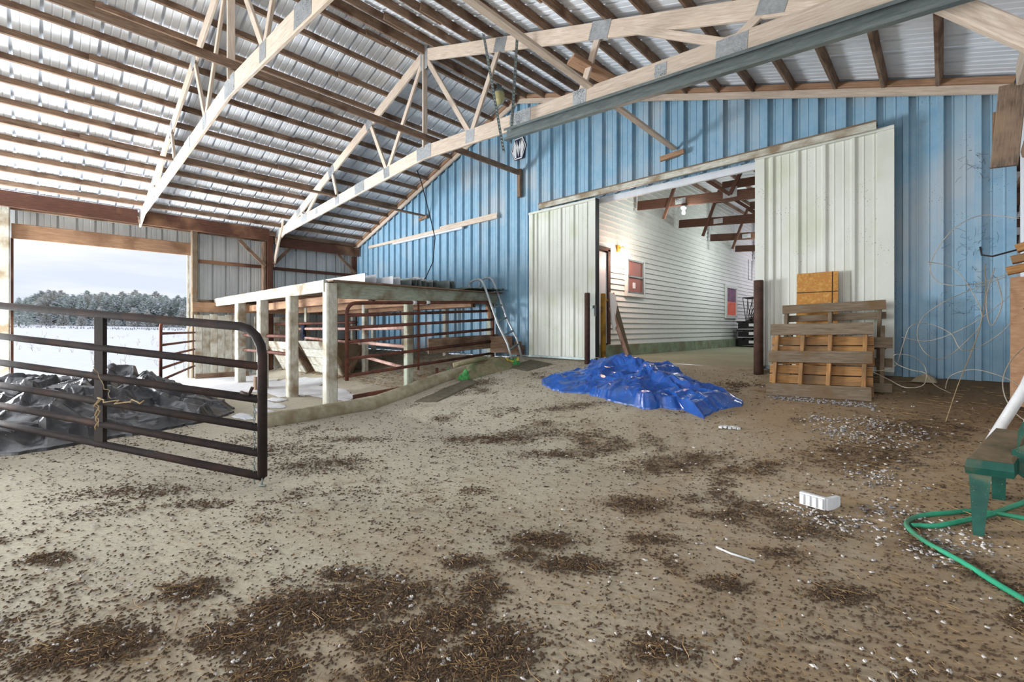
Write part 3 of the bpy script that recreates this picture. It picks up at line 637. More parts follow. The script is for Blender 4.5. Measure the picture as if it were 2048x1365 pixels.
pallet('worn pallet leaning in front of the others, orange inner boards', (-1.54, 6.10, .50), (1, .06, .02), (0, .26, .9), (0, -1, 0), .98, .86, [(-.03, .12, 0), (.38, .52, 0), (.72, .86, 0)], [(.03+.118*k, .135+.118*k, rnd.uniform(-.01, .03)) for k in range(6)], (.06, .33, .60, .92), ('grey_wood', 'pallet_wood'))
pallet('grey pallet standing behind the front one, its top board showing', (-1.50, 6.58, .60), (1, .05, .03), (0, .13, .95), (0, -1, 0), 1.02, .98, [(.87, .98, 0), (.0, .1, 0)], [(.78, .86, .0), (.42, .52, 0)], (.03, .5, .97), ('grey_wood', 'grey_wood'))
pallet('low grey pallet wedged between the two others, poking out right', (-1.44, 6.42, .56), (1, .05, .0), (0, .16, .9), (0, -1, 0), 1.0, .76, [(.0, .1, .03), (.50, .62, .03)], [(.3, .4, .03)], (.05, .5, .95), ('grey_wood', 'grey_wood'))
t = thing('strand_board', 'orange strand board with dark ruled cross lines leaning on the door', 'board', (-1.18, 6.9, .7))
MB().box((-1.18, 6.96, 1.345), (.45, .012, 1.31), Matrix.Rotation(radians(-3.5), 3, 'X')).build('panel', 'osb', t)
m = MB(); R = Matrix.Rotation(radians(-3.5), 3, 'X'); c = Vector((-1.18, 6.96, 1.345))
m.box(c+R@Vector((.165, -.0065, 0)), (.012, .001, 1.31), R); m.box(c+R@Vector((0, -.0065, .40)), (.45, .001, .012), R); m.build('marker_line', 'marker', t)
# ---------------------------------------------------------------- stall
t = thing('animal_stall', 'white posted open stall with plank roof against the blue wall', 'stall', (-10.4, 5.2, 0))
def post(X, Y, z0, z1, w=.15, mt='white_wood'): plank('post', (X, Y, z0), (X, Y, z1), w, w, mt, t, up=(0, 1, 0))
for X, Y, w in ((-7.36, 3.40, .19), (-8.85, 3.36, .18), (-10.43, 3.36, .19), (-11.92, 3.36, .19), (-7.36, 4.92, .14), (-7.36, 7.08, .14)):
    post(X, Y, fz(X, Y)-.02, 1.90 if X != -7.36 else 2.02, w, 'white_wood' if Y < 4 else 'white_wood_green')
plank('post', (-10.25, 3.2, .0), (-10.25, 3.2, .28), .12, .12, 'brown_wood', t, up=(0, 1, 0))
for X, Y in ((-9.72, 5.32), (-12.9, 5.3), (-12.2, 6.95), (-8.8, 6.95), (-13.45, 6.95), (-10.6, 6.95)): post(X, Y, fz(X, Y)-.02, 1.85, .12)
plank('edge_beam', (-13.85, 3.32, 1.955), (-7.36, 3.32, 1.975), .06, .20, 'white_wood', t)
plank('edge_beam', (-7.30, 3.45, 1.91), (-7.30, 7.2, 1.95), .06, .27, 'white_wood_green', t)
for Y, z in ((4.1, 1.82), (5.3, 1.80), (6.5, 1.80)):
    plank('joist', (-13.85, Y, z), (-7.34, Y, z+.03), .05, .17, 'orange_wood', t)
    plank('joist', (-13.85, Y+.08, z-.02), (-7.34, Y+.08, z+.01), .05, .15, 'red_wood', t)
k = 0; x = -13.85
while x < -7.35:
    w = rnd.choice((.18, .22, .26)); zz = 2.055+rnd.uniform(-.008, .012)
    plank('roof_board', (x+w/2, 3.34, zz), (x+w/2, 7.2, zz+rnd.uniform(-.01, .015)), w-.012, .025, rnd.choice(('brown_wood', 'orange_wood', 'grey_wood')), t); x += w
plank('loose_board', (-7.40, 7.0, 1.78), (-7.05, 6.75, 1.55), .05, .16, 'orange_wood', t)
plank('kick_board', (-7.26, 5.3, .93), (-7.26, 7.22, 1.0), .04, .3, 'brown_wood', t)
plank('kick_board', (-7.22, 6.95, .92), (-6.75, 7.15, .94), .04, .36, 'brown_wood', t)
# roof sheet and metal channels on the stall roof
m = MB(); sheet('corrugated_sheet', (-8.5, 6.15, 2.1), (0, 1, .02), (1, 0, 0), (0, 0, 1), 1.1, 0, 1.55, 'galvanised', None, h=.03)
o = bpy.data.objects['corrugated_sheet']; tag(o, 'dull metal roofing sheet overhanging the far end of the stall roof', 'metal sheet')
def channel(Y, z, X0, X1, w, h, mt, label, yaw=0):
    m = MB(); a = Vector((X0, Y, z+h/2)); b = Vector((X1, Y+yaw, z+h/2)); R = frame(b-a); c = (a+b)/2; l = (b-a).length
    m.box(c+R@Vector((0, 0, -h/2)), (l, w, .004), R); m.box(c+R@Vector((0, -w/2, 0)), (l, .004, h), R); m.box(c+R@Vector((0, w/2, 0)), (l, .004, h), R); m.box(c+R@Vector((0, -w/3, h/2)), (l, w/3, .004), R)
    m.build('metal_channel', mt, label=label, cat='metal channel', group='metal channels on the stall roof')
channel(4.55, 2.075, -12.3, -8.1, .24, .27, 'white_metal', 'wide white metal channel, nearest of those lying on the stall roof')
channel(4.88, 2.075, -11.8, -7.75, .16, .22, 'white_metal', 'white metal channel lying beside the wide one on the stall roof', .03)
channel(5.15, 2.075, -11.6, -7.6, .12, .2, 'galvanised', 'grey metal channel, third from the near side on the stall roof', .06)
channel(5.4, 2.075, -11.2, -7.55, .12, .19, 'galvanised', 'grey metal channel, fourth from the near side on the stall roof')
channel(5.65, 2.075, -11.0, -7.5, .12, .19, 'galvanised', 'grey metal channel, fifth from the near side on the stall roof')
channel(6.0, 2.075, -10.8, -7.38, .15, .2, 'galvanised', 'grey metal channel, farthest back and reaching furthest right on the stall roof')
channel(5.5, 2.29, -10.6, -7.9, .14, .06, 'white_metal', 'flat white metal channel laid on top of the grey ones', .1)
# gates
def tube_gate(name, label, A, B, zb, zt, fr, r, mat, upr=(), pitch_a=0, sub=None, railz=None, rad=.12, flat=None, cat='gate', group=None):
    """A, B ends on plan with (x,y); bottom z at A,B = zb; top = zt"""
    A, B = Vector((A[0], A[1], 0)), Vector((B[0], B[1], 0))
    P = lambda f, g: A.lerp(B, f)+Vector((0, 0, (zb[0]*(1-f)+zb[1]*f)*(1-g)+(zt[0]*(1-f)+zt[1]*f)*g))
    t = thing(name, label, cat, A.lerp(B, .5)+Vector((0, 0, min(zb))), group=group)
    L_ = (B-A).length; cr = rad/L_; H_ = zt[0]-zb[0]; ch = rad/H_
    pts = [P(0, 0)]+[P(0, 1-ch)]+[P(cr*(1-cos(a)), 1-ch*(1-sin(a))) for a in (pi/8, pi/4, 3*pi/8)]+[P(cr, 1)]+[P(1-cr, 1)]+[P(1-cr*(1-sin(a)), 1-ch*(1-cos(a))) for a in (pi/8, pi/4, 3*pi/8)]+[P(1, 1-ch)]+[P(1, 0)]
    MB().tube(pts, r, 10).build('frame_tube', mat, t)
    for g in fr: MB().tube([P(0, g), P(1, g)], r*.9, 10).build('rail', mat, t)
    for f, w in upr: 
        a, b = P(f, 0), P(f, 1); d = (B-A).normalized(); R = frame(Vector((0, 0, 1)), d)
        MB().box((a+b)/2, ((b-a).length+r*1.5, .035 if w > .05 else r*1.2, w), frame(b-a, d)).build('upright', mat, t)
    return t, P
gt, P = tube_gate('pipe_gate', 'dark pipe gate standing across the foreground at left', (-9.2, -1.42), (-3.98, 1.28), (.51, .078), (1.685, 1.274), (.0, .155, .327, .518, .741), .036, 'dark_steel', ((.688, .11),), rad=.22)
# chain and pin on its free end
m = MB(); c0 = Vector((-4.03, 1.25, .85))
for k in range(26):
    z = .72-.03*k
    if z > 0:
        m.tube([Vector((-4.04, 1.24, z))+Vector((.009*cos(a)*(k % 2), .009*cos(a)*((k+1) % 2), .018*sin(a))) for a in [q*pi/4 for q in range(8)]], .0028, 5, closed=True)
m.build('chain', 'galvanised', gt)
MB().tube([(-4.02, 1.22, .80), (-4.04, 1.2, .74), (-4.10, 1.16, .76)], .014, 6).build('latch', 'dark_steel', gt)
MB().tube([(-3.97, 1.275, .08), (-3.97, 1.275, .0)], .006, 6).tube([(-4.0, 1.26, .01), (-3.93, 1.29, .015)], .008, 5).build('ground_pin', 'galvanised', gt)
q = P(.688, .5)
m = MB()
def wob(a, b, n=14, s=.03, sag=0, sd=0):
    a, b = Vector(a), Vector(b)
    return [a.lerp(b, i/n)+Vector((noise.noise((i*.5, sd, 0)), noise.noise((i*.5, sd, 5)), noise.noise((i*.5, sd, 9))))*s-Vector((0, 0, sag*4*(i/n)*(1-i/n))) for i in range(n+1)]
u = (Vector((-3.98, 1.28, 0))-Vector((-9.2, -1.42, 0))).normalized(); f0 = q+Vector((.03, -.05, 0))
m.tube(wob(f0+Vector((0, 0, .12)), f0+u*.22+Vector((0, 0, -.16)), sd=1), .003, 5)
m.tube(wob(f0+u*.05+Vector((0, 0, -.16)), f0+u*.62+Vector((0, 0, -.16)), s=.06, sag=.03, sd=2), .006, 5)
m.tube(wob(f0+u*.05+Vector((0, 0, -.16)), f0+u*.03+Vector((0, 0, -.45)), s=.03, sd=3), .007, 5)
m.tube(wob(f0+u*.07+Vector((0, 0, -.16)), f0+u*.06+Vector((0, 0, -.42)), s=.03, sd=4), .005, 5)
m.build('baling_twine', 'twine', gt, label='frayed tan twine')
tube_gate('pipe_gate', 'small rusty swing gate at the open doorway, half open', (-10.85, 1.70), (-13.7, 2.86), (.26, .33), (1.38, 1.36), (.02, .22, .42, .62, .82), .028, 'rust_steel', rad=.1)
g2, P2 = tube_gate('pipe_gate', 'rust brown pipe gate hung along the near side of the stall', (-7.22, 3.62), (-7.22, 7.02), (.40, .66), (1.70, 1.86), (.06, .28, .50, .68, .84), .032, 'rust_steel', ((.42, .02),), rad=.16)
for f in (.38, .47): MB().tube([P2(f, 1), P2(f+.025, 1)], .036, 8).build('tape_patch', 'sign_white', g2)
# rails inside the stall
for i, (a, b, mt, lab) in enumerate((
    ((-13.5, 5.22, 1.27), (-9.80, 5.25, 1.27), 'pink_steel', 'long pale pink rail, upper one at the back of the stall'),
    ((-9.64, 5.25, 1.27), (-7.42, 4.97, 1.29), 'pink_steel', 'short pale pink rail, upper one right of the inner post'),
    ((-12.8, 5.22, 1.02), (-9.80, 5.25, .93), 'pink_steel', 'pale pink rail, lower one left of the inner post'),
    ((-9.64, 5.25, .95), (-7.42, 4.97, .92), 'pink_steel', 'short pale pink rail, lower one right of the inner post'),
    ((-9.55, 5.25, .62), (-7.42, 4.97, .50), 'pink_steel', 'lowest pale pink rail sloping to the near post'),
    ((-11.9, 3.42, 1.12), (-8.9, 3.42, 1.12), 'rust_steel', 'rusty rail, upper one between the front posts'),
    ((-11.9, 3.42, .78), (-8.9, 3.42, .78), 'rust_steel', 'rusty rail, middle one between the front posts'),
    ((-13.6, 4.7, 1.40), (-9.9, 5.2, 1.42), 'rust_steel', 'rusty rail highest up at the back of the stall'),
    ((-13.6, 4.9, .9), (-12.2, 5.1, .9), 'rust_steel', 'short rusty rail beside the feed bunk'))):
    MB().tube([a, b], .036, 10).build('pipe_rail', mt, label=lab, cat='rail')
plank('fallen_beam', (-7.65, 3.95, .05), (-6.98, 5.05, .24), .06, .07, 'rust_steel', label='rusty steel bar lying on the floor beside the stall post', cat='bar')
MB().lathe((-7.05, 5.35, .3), [(.0, 0), (.03, 0), (.03, .22), (0, .22)], 12).build('pipe_stub', 'rust_steel', label='short rusty pipe stub standing in the bedding below the gate', cat='pipe')
# rag on the inner post
m = MB(); R = 14; C = 10; vs = []
for i in range(R):
    for j in range(C):
        a = 2*pi*j/C; rr = (.09-.035*min(1, i/5)+.02*sin(3*a+i*.6))*(1 if i < R-1 else .3); vs.append((-12.88+rr*cos(a), 5.2+rr*sin(a), 1.44-.036*i))
m.add(vs, [(i*C+j, i*C+(j+1) % C, (i+1)*C+(j+1) % C, (i+1)*C+j) for i in range(R-1) for j in range(C)], True).build('cloth_rag', 'denim', label='dark blue rag tied around an inner stall post', cat='rag')
# feed bunks
def bunk(X0, X1, Y, zb, label):
    t = thing('feed_bunk', label, 'trough', ((X0+X1)/2, Y, zb), group='feed bunks in the stall')
    for s in (-1, 1):
        for k in range(4):
            f0, f1 = k/4, (k+1)/4-.012; y = lambda f: Y+s*(.08+.42*f); z = lambda f: zb+.12+.78*f
            fm = (f0+f1)/2; plank('plank', (X0, y(fm), z(fm)), (X1, y(fm), z(fm)), .025, (f1-f0)*.885, 'grey_wood' if s > 0 else 'white_wood', t, up=(0, s*.42, .78))
    for X in (X0+.02, X1-.02):
        m = MB().prism([(X-.012, Y-.09, zb+.1), (X-.012, Y+.09, zb+.1), (X-.012, Y+.48, zb+.84), (X-.012, Y-.48, zb+.84)], (.024, 0, 0)); m.build('end_panel', 'grey_wood', t)
        for s in (-1, 1): plank('leg', (X+(.03 if X > (X0+X1)/2 else -.03), Y-s*.14, zb), (X+(.03 if X > (X0+X1)/2 else -.03), Y+s*.50, zb+.86), .03, .09, 'brown_wood', t)
    plank('foot', (X1-.1, Y-.2, zb+.04), (X1-.1, Y+.2, zb+.04), .1, .09, 'pallet_wood', t)
    m = MB(); m.box((0, 0, 0), (.01, .01, .01))
bunk(-11.35, -9.85, 4.95, .09, 'weathered V shaped feed bunk, right one, its end facing the inner post')
bunk(-13.2, -11.6, 4.85, .05, 'weathered V shaped feed bunk, left one, by the metal wall')
# kerb
kp = [(-6.40, 2.02), (-6.44, 2.6), (-6.58, 3.3), (-6.62, 3.9), (-6.62, 4.5), (-6.70, 5.1), (-6.66, 5.6), (-6.5, 6.0), (-6.38, 6.3)]
m = MB(); pts = []; rs = []
for i in range(len(kp)-1):
    for q in range(6):
        f = q/6; x = kp[i][0]*(1-f)+kp[i+1][0]*f; y = kp[i][1]*(1-f)+kp[i+1][1]*f; pts.append((x, y, max(fz(x, y), .69*max(0, (y-3.7)/3.5))+.05)); rs.append(.125+.012*noise.noise((x*3, y*3, 0)))
m.tube(pts, rs, 14); m.build('concrete_kerb', 'concrete', label='rounded concrete kerb running up the ramp beside the stall', cat='kerb')
def mat_piece(name, poly, mat, label, th=.02, cat='mat', st=.06, amp=.01, lift=.0):
    xs = [p[0] for p in poly]; ys = [p[1] for p in poly]
    cx, cy = sum(xs)/len(xs), sum(ys)/len(ys); n = 56; R = 10; vs = []
    # outline resampled, then filled in rings
    per = []
    for i in range(len(poly)):
        a, b = Vector(poly[i]), Vector(poly[(i+1) % len(poly)]); k = max(2, n//len(poly))
        per += [a.lerp(b, q/k) for q in range(k)]
    n = len(per)
    for r in range(R+1):
        for p in per:
            f = r/R; x = cx+(p[0]-cx)*f; y = cy+(p[1]-cy)*f
            h = th*(1 if r < R else -.3)+amp*noise.noise((x*6, y*6, 2)); vs.append((x, y, fz(x, y)+h+lift*(1-f*f)))
    return MB().add(vs, [(r*n+j, r*n+(j+1) % n, (r+1)*n+(j+1) % n, (r+1)*n+j) for r in range(R) for j in range(n)], True).build(name, mat, label=label, cat=cat)
mat_piece('rubber_mat', [(-6.12, 4.18), (-5.68, 4.30), (-5.86, 5.38), (-6.30, 5.50)], 'rubber', 'dark rubber mat lying beside the kerb on the ramp')
mat_piece('rubber_mat', [(-6.1, 6.35), (-5.5, 6.2), (-5.3, 6.75), (-6.05, 6.95)], 'rubber', 'dark rubber mat under the left sliding door')
mat_piece('carpet_scrap', [(-6.9, 5.35), (-6.25, 5.35), (-5.95, 6.3), (-6.15, 6.75), (-6.75, 6.6)], 'carpet', 'dusty carpet piece draped over the end of the kerb', .03, 'carpet', amp=.05, lift=.2)
for (x, y, s, lab) in ((-6.95, 5.55, .16, 'green plastic scrap at the left end of the draped carpet'), (-6.35, 5.45, .14, 'green plastic scrap spilling down in front of the carpet'), (-6.1, 6.5, .14, 'bright green plastic scrap on the right end of the carpet'), (-6.75, 6.35, .13, 'pale green scrap behind the carpet fold')):
    m = MB(); vs = []; n = 18
    for r in range(6):
        for j in range(n):
            a = 2*pi*j/n; rr = s*(r/5)*(1+.3*noise.noise((x*3+cos(a)*1.5, sin(a)*1.5, 3))); X, Y = x+rr*cos(a), y+rr*sin(a); vs.append((X, Y, fz(X, Y)+.11*(1-(r/5)**2)+.09*noise.noise((X*16, Y*16, 1))*(1 if r < 5 else 0)+.02))
    m.add(vs, [(r*n+j, r*n+(j+1) % n, (r+1)*n+(j+1) % n, (r+1)*n+j) for r in range(5) for j in range(n)]).build('plastic_scrap', 'green_scrap', label=lab, cat='scrap')
MB().tube([(-6.0+.12*cos(a)+.02*cos(3*a), 6.35+.13*sin(a), fz(-6, 6.3)+.16+.04*sin(a*2)) for a in [q*pi/9 for q in range(15)]], .018, 6).build('yellow_rope', 'yellow_rope', label='yellow rope curl beside the bright green scrap', cat='rope')
MB().tube([(-6.55, 5.35, fz(-6.5, 5.3)+.28), (-6.35, 5.75, fz(-6.4, 5.7)+.30), (-6.3, 5.95, fz(-6.3, 5.9)+.27)], .05, 10).build('carpet_roll', 'carpet', label='small roll of carpet lying on the kerb end', cat='carpet')
MB().box((-6.62, 7.1, .82), (.4, .12, .2)).box((-6.5, 7.05, .9), (.12, .1, .2)).build('junk_box', 'brown_wood', label='small brown box at the foot of the blue wall behind the ladder', cat='box')
# ladder
t = thing('pool_ladder', 'tubular silver ladder with hooked handles leaning on the stall', 'ladder', (-6.4, 6.8, .6))
ends = []
for s, (x0, y0) in ((0, (-6.14, 6.52)), (1, (-6.34, 6.98))):
    z0 = fz(x0, y0); sh = (-.0, 0)
    a = Vector((x0, y0, z0)); 
    prof = [(0, 0), (-.16, .42), (-.42, .80), (-.83, 1.62), (-.90, 1.72), (-.98, 1.76), (-1.12, 1.76), (-1.26, 1.72), (-1.30, 1.65), (-1.30, 1.42)]
    pts = [a+Vector((u, .03*s, v)) for u, v in prof]; MB().tube(pts, .024, 8).build('side_rail', 'silver', t); ends.append(a)
for v, u in ((.30, -.115), (.58, -.27), (.86, -.45), (1.14, -.60)):
    p, q_ = ends[0]+Vector((u, 0, v)), ends[1]+Vector((u, .03, v)); MB().tube([p, q_], .022, 8).build('rung', 'galvanised', t)
# ---------------------------------------------------------------- tarps
def crumple(name, poly, H_, seed, mat, label, fx=1., rings=130, n=420, sharp=1., floor_f=fz, dome=.5, cen=None, edge=7.):
    per = []
    for i in range(len(poly)):
        a, b = Vector(poly[i]), Vector(poly[(i+1) % len(poly)]); per += [a.lerp(b, q/10) for q in range(10)]
    # even resampling
    ln = [0]
    for i in range(len(per)): ln.append(ln[-1]+(per[(i+1) % len(per)]-per[i]).length)
    out = []; j = 0
    for k in range(n):
        s_ = ln[-1]*k/n
        while ln[j+1] < s_: j += 1
        f = (s_-ln[j])/(ln[j+1]-ln[j]); out.append(per[j].lerp(per[(j+1) % len(per)], f))
    c = Vector(cen) if cen else sum(out, Vector((0, 0)))/n
    out = [p+(p-c).normalized()*(.07*noise.noise((p.x*4, p.y*4, seed))+.05*noise.noise((p.x*11, p.y*11, seed))) for p in out]
    rg_ = random.Random(int(seed*100)); xs_ = [p[0] for p in out]; ys_ = [p[1] for p in out]
    x0, x1, y0, y1 = min(xs_)-.6, max(xs_)+.6, min(ys_)-.6, max(ys_)+.6
    levels = []
    for cnt, amp, st, ang in ((3.2*fx, .50, 1.8, .5), (13*fx, .42, 1.7, -.4), (55*fx, .22, 1.5, .9), (260*fx, .07, 1.3, -.2)):
        # crumpled paper: random heights joined by flat triangles, stretched into folds
        n_ = int(cnt*(x1-x0)*(y1-y0)); ca, sa = cos(ang), sin(ang); pts = [Vector((rg_.uniform(x0, x1), rg_.uniform(y0, y1))) for _ in range(n_)]+[Vector((x0-3, y0-3)), Vector((x1+3, y0-3)), Vector((x1+3, y1+3)), Vector((x0-3, y1+3))]
        tr = [Vector(((p.x*ca+p.y*sa)/st, (-p.x*sa+p.y*ca)*st)) for p in pts]
        cd = delaunay_2d_cdt(tr, [], [], 0, 1e-5)
        bv = BVHTree.FromPolygons([Vector((v.x, v.y, rg_.random()**1.2)) for v in cd[0]], [list(q) for q in cd[2]])
        levels.append((bv, amp, st, ca, sa))
    def hh(x, y, e):
        v = 0
        wx = x+.10*noise.noise((x*1.6, y*1.6, seed)); wy = y+.10*noise.noise((x*1.6, y*1.6, seed+4))
        for bv, amp, st, ca, sa in levels:
            h_ = bv.ray_cast(Vector(((wx*ca+wy*sa)/st, (-wx*sa+wy*ca)*st, 3)), Vector((0, 0, -1)))[0]
            if h_: v += amp*h_.z
        return H_*max(.03, v*sharp*(dome+(1-dome)*min(1, e*1.8))*min(1, .08+e*edge*(.35+1.3*max(0, .5+noise.noise((x*2.2, y*2.2, seed+40))))))
    vs = []
    for r in range(rings+1):
        f = (r/rings)**.85
        for p in out:
            x = c[0]+(p[0]-c[0])*f; y = c[1]+(p[1]-c[1])*f
            if r == rings: pass
            e = 1-f
            j1 = .05*e*4 if e < .25 else .05
            x2 = x+j1*noise.noise((x*5, y*5, seed+20)); y2 = y+j1*noise.noise((x*5, y*5, seed+30))
            vs.append((x2, y2, floor_f(x2, y2)+.008+(hh(x, y, e) if r < rings else -.03)))
    m = MB().add(vs, [(r*n+j, r*n+(j+1) % n, (r+1)*n+(j+1) % n, (r+1)*n+j) for r in range(rings) for j in range(n)])
    return m.build(name, mat, label=label, cat='tarp')
bp_ = [(-4.62, 5.58), (-4.88, 5.95), (-4.75, 6.35), (-4.5, 6.5), (-4.62, 6.9), (-4.3, 6.95), (-3.9, 6.75), (-3.55, 6.80), (-3.35, 6.62), (-3.2, 6.85), (-2.9, 6.72), (-2.55, 6.3), (-2.25, 6.15), (-1.85, 5.95), (-1.66, 5.72), (-1.80, 5.40), (-1.93, 5.10), (-2.22, 5.28), (-2.45, 5.22), (-2.63, 5.12), (-3.0, 5.26), (-3.35, 5.3), (-3.68, 5.38), (-4.04, 5.38), (-4.35, 5.42)]
crumple('blue_tarp', bp_, .40, 3.3, 'blue_tarp', 'crumpled bright blue tarpaulin lying on the ramp before the doorway', rings=170, n=640, dome=.45, edge=8.)
kp_ = [(-6.6, -1.2), (-6.85, -.5), (-6.75, 0.0), (-6.85, .3), (-6.98, .7), (-7.05, 1.1), (-7.25, 1.5), (-7.45, 1.85), (-7.8, 2.15), (-8.3, 2.2), (-8.9, 2.25), (-9.6, 2.35), (-10.4, 2.3), (-11.3, 2.2), (-12.2, 1.7), (-12.9, .9), (-13.1, 0), (-12.6, -1.0), (-11.0, -1.8), (-8.8, -2.0), (-7.4, -1.8)]
crumple('black_tarp', kp_, .72, 11.7, 'black_tarp', 'big crumpled black plastic sheet heaped behind the dark pipe gate', rings=190, n=700, dome=.25, cen=(-9.6, .3), edge=9., fx=.5)
# snow blown in
def blob(name, polys, mat, label, th, kind='stuff', cat='snow'):
    m = MB()
    for (cx, cy, rx, ry, sd) in polys:
        n = 64; R = 6; vs = []
        for r in range(R+1):
            for j in range(n):
                a = 2*pi*j/n; k = (r/R)*(1+.45*noise.noise((cos(a)*1.3, sin(a)*1.3, sd))+.22*noise.noise((cos(a)*5, sin(a)*5, sd+3))); x, y = cx+rx*k*cos(a), cy+ry*k*sin(a)
                vs.append((x, y, fz(x, y)+(th*(1-(r/R)**3) if r < R else -.004)+.012))
        m.add(vs, [(r*n+j, r*n+(j+1) % n, (r+1)*n+(j+1) % n, (r+1)*n+j) for r in range(R) for j in range(n)], True)
    return m.build(name, mat, kind=kind, label=label, cat=cat)
blob('drifted_snow', [(-12.2, 3.0, 2.3, 1.15, 1), (-10.3, 3.7, 1.9, .75, 2), (-8.6, 3.95, 1.0, .35, 8), (-8.1, 2.75, .5, .14, 3), (-7.6, 2.45, .28, .1, 4), (-7.0, 3.35, .25, .16, 5), (-8.6, 3.0, .3, .12, 6), (-13.2, 1.6, 1.0, 1.4, 9), (-7.3, 2.1, .3, .12, 7)], 'indoor_snow', 'thin white snow blown in over the stall floor', .012)
# ---------------------------------------------------------------- chair, hose, pole
t = thing('plastic_chair', 'dusty dark green resin chair cut off by the right edge', 'chair', (.45, 4.15, 0))
def taper(a, b, w0, w1, d0, d1, nm, mt='green_plastic', th=.006):
    a, b = Vector(a), Vector(b); m = MB(); vs = []
    for p, w, d in ((a, w0, d0), (b, w1, d1)): vs += [p+Vector((-w/2, -d/2, 0)), p+Vector((w/2, -d/2, 0)), p+Vector((w/2, d/2, 0)), p+Vector((-w/2, d/2, 0))]
    m.add(vs, [(3, 2, 1, 0), (4, 5, 6, 7), (0, 1, 5, 4), (1, 2, 6, 5), (2, 3, 7, 6), (3, 0, 4, 7)]); return m.build(nm, mt, t)
taper((.155, 3.90, fz(0, 3.9)-.005), (.165, 3.96, .47), .045, .105, .05, .08, 'leg'); taper((.27, 4.42, fz(0, 4.4)), (.27, 4.42, .46), .06, .07, .05, .06, 'leg'); taper((.72, 3.98, .04), (.70, 3.98, .46), .05, .08, .05, .07, 'leg'); taper((.72, 4.42, .1), (.70, 4.42, .46), .05, .08, .05, .07, 'leg')
m = MB(); ring = [(.10, 3.88), (.30, 3.90), (.44, 4.5), (.26, 4.52)]; cx, cy = .27, 4.2
def loop(s, z): return [(cx+(x-cx)*s, cy+(y-cy)*s, z+(.10 if y > 4.2 else 0)*1.0) for x, y in ring]
vs = loop(1.0, .40)+loop(1.03, .44)+loop(.97, .485)+loop(.80, .50)
m.add(vs, [(k*4+j, k*4+(j+1) % 4, (k+1)*4+(j+1) % 4, (k+1)*4+j) for k in range(3) for j in range(4)]); m.build('seat_rim', 'green_plastic', t)
MB().add(loop(.97, .486)+loop(.80, .503), [(j, (j+1) % 4, 4+(j+1) % 4, 4+j) for j in range(4)]+[(4, 5, 6, 7)]).build('seat', 'dusty_plastic', t)
# skirt with an oval opening
m = MB(); n = 28; oc = (.56, .465); outer = []
for j in range(n):
    a = 2*pi*j/n; ca, sa = cos(a), sin(a); k = 1/max(abs(ca)/.26, abs(sa)/.10); outer.append((oc[0]+k*ca, oc[1]+.02+k*sa))
inner = [(oc[0]+.19*cos(2*pi*j/n), oc[1]+.03+.065*sin(2*pi*j/n)) for j in range(n)]
for Yk in (4.02,):
    vs = [(x, Yk, z) for x, z in outer]+[(x, Yk, z) for x, z in inner]+[(x, Yk+.012, z) for x, z in outer]+[(x, Yk+.012, z) for x, z in inner]
    m.add(vs, [(j, (j+1) % n, n+(j+1) % n, n+j) for j in range(n)]+[(2*n+j, 3*n+j, 3*n+(j+1) % n, 2*n+(j+1) % n) for j in range(n)]+[(n+j, n+(j+1) % n, 3*n+(j+1) % n, 3*n+j) for j in range(n)]+[(j, 2*n+j, 2*n+(j+1) % n, (j+1) % n) for j in range(n)])
m.build('side_skirt', 'green_plastic', t)
m = MB()
vs = []; prof = [(.33, .52), (.335, .64), (.355, .70), (.40, .722), (.46, .73), (.76, .73)]
for x, z in prof: vs += [(x, 4.05, z), (x, 4.16, z), (x, 4.16, z-.05), (x, 4.05, z-.05)]
k = len(prof)
m.add(vs, [(i*4+j, i*4+(j+1) % 4, (i+1)*4+(j+1) % 4, (i+1)*4+j) for i in range(k-1) for j in range(4)]+[(3, 2, 1, 0), ((k-1)*4, (k-1)*4+1, (k-1)*4+2, (k-1)*4+3)]); m.build('armrest', 'green_plastic', t)
MB().box((.80, 4.2, .75), (.04, .5, .55), Matrix.Rotation(radians(12), 3, 'Y')).build('backrest', 'green_plastic', t)
pz = lambda x, y, d=.014: (x, y, fz(x, y)+d)
hp1 = [(1.6, 4.6), (1.0, 4.72), (.55, 4.62), (.36, 4.36), (.2, 4.12), (.08, 3.98), (-.03, 3.86), (-.11, 3.82), (-.14, 3.80)]
hp2 = [(1.7, 4.25), (.9, 4.2), (.5, 4.18), (.3, 4.18), (.15, 4.15), (.03, 4.06), (-.09, 3.96), (-.15, 3.87), (-.165, 3.79), (-.12, 3.70), (-.05, 3.59), (.02, 3.51), (.1, 3.41), (.2, 3.26), (.32, 3.10), (.5, 2.85), (.8, 2.45), (1.1, 2.1)]
def smooth_path(p, k=8, d=.014):
    out = []
    for i in range(len(p)-1):
        p0, p1, p2, p3 = (Vector(p[max(0, i-1)]), Vector(p[i]), Vector(p[i+1]), Vector(p[min(len(p)-1, i+2)]))
        for q in range(k):
            t_ = q/k; v = .5*((2*p1)+(p2-p0)*t_+(2*p0-5*p1+4*p2-p3)*t_*t_+(3*p1-p0-3*p2+p3)*t_**3); out.append(v)
    out.append(Vector(p[-1])); return out
th = thing('garden_hose', 'green garden hose looping around the chair leg and off the lower right', 'hose', (.2, 3.9, 0))
MB().tube([pz(v[0], v[1]) for v in smooth_path(hp2)], .0145, 10).build('hose_run', 'hose', th); MB().tube([pz(v[0], v[1]) for v in smooth_path(hp1)], .0145, 10).build('hose_run', 'hose', th)
MB().tube([(.255, 5.20, fz(0, 5.2)+.03), (.47, 5.32, .82), (.575, 5.40, 1.14)], .035, 14).build('white_pole', 'white_plastic', label='thick white pole leaning at the right edge behind the chair', cat='pole')
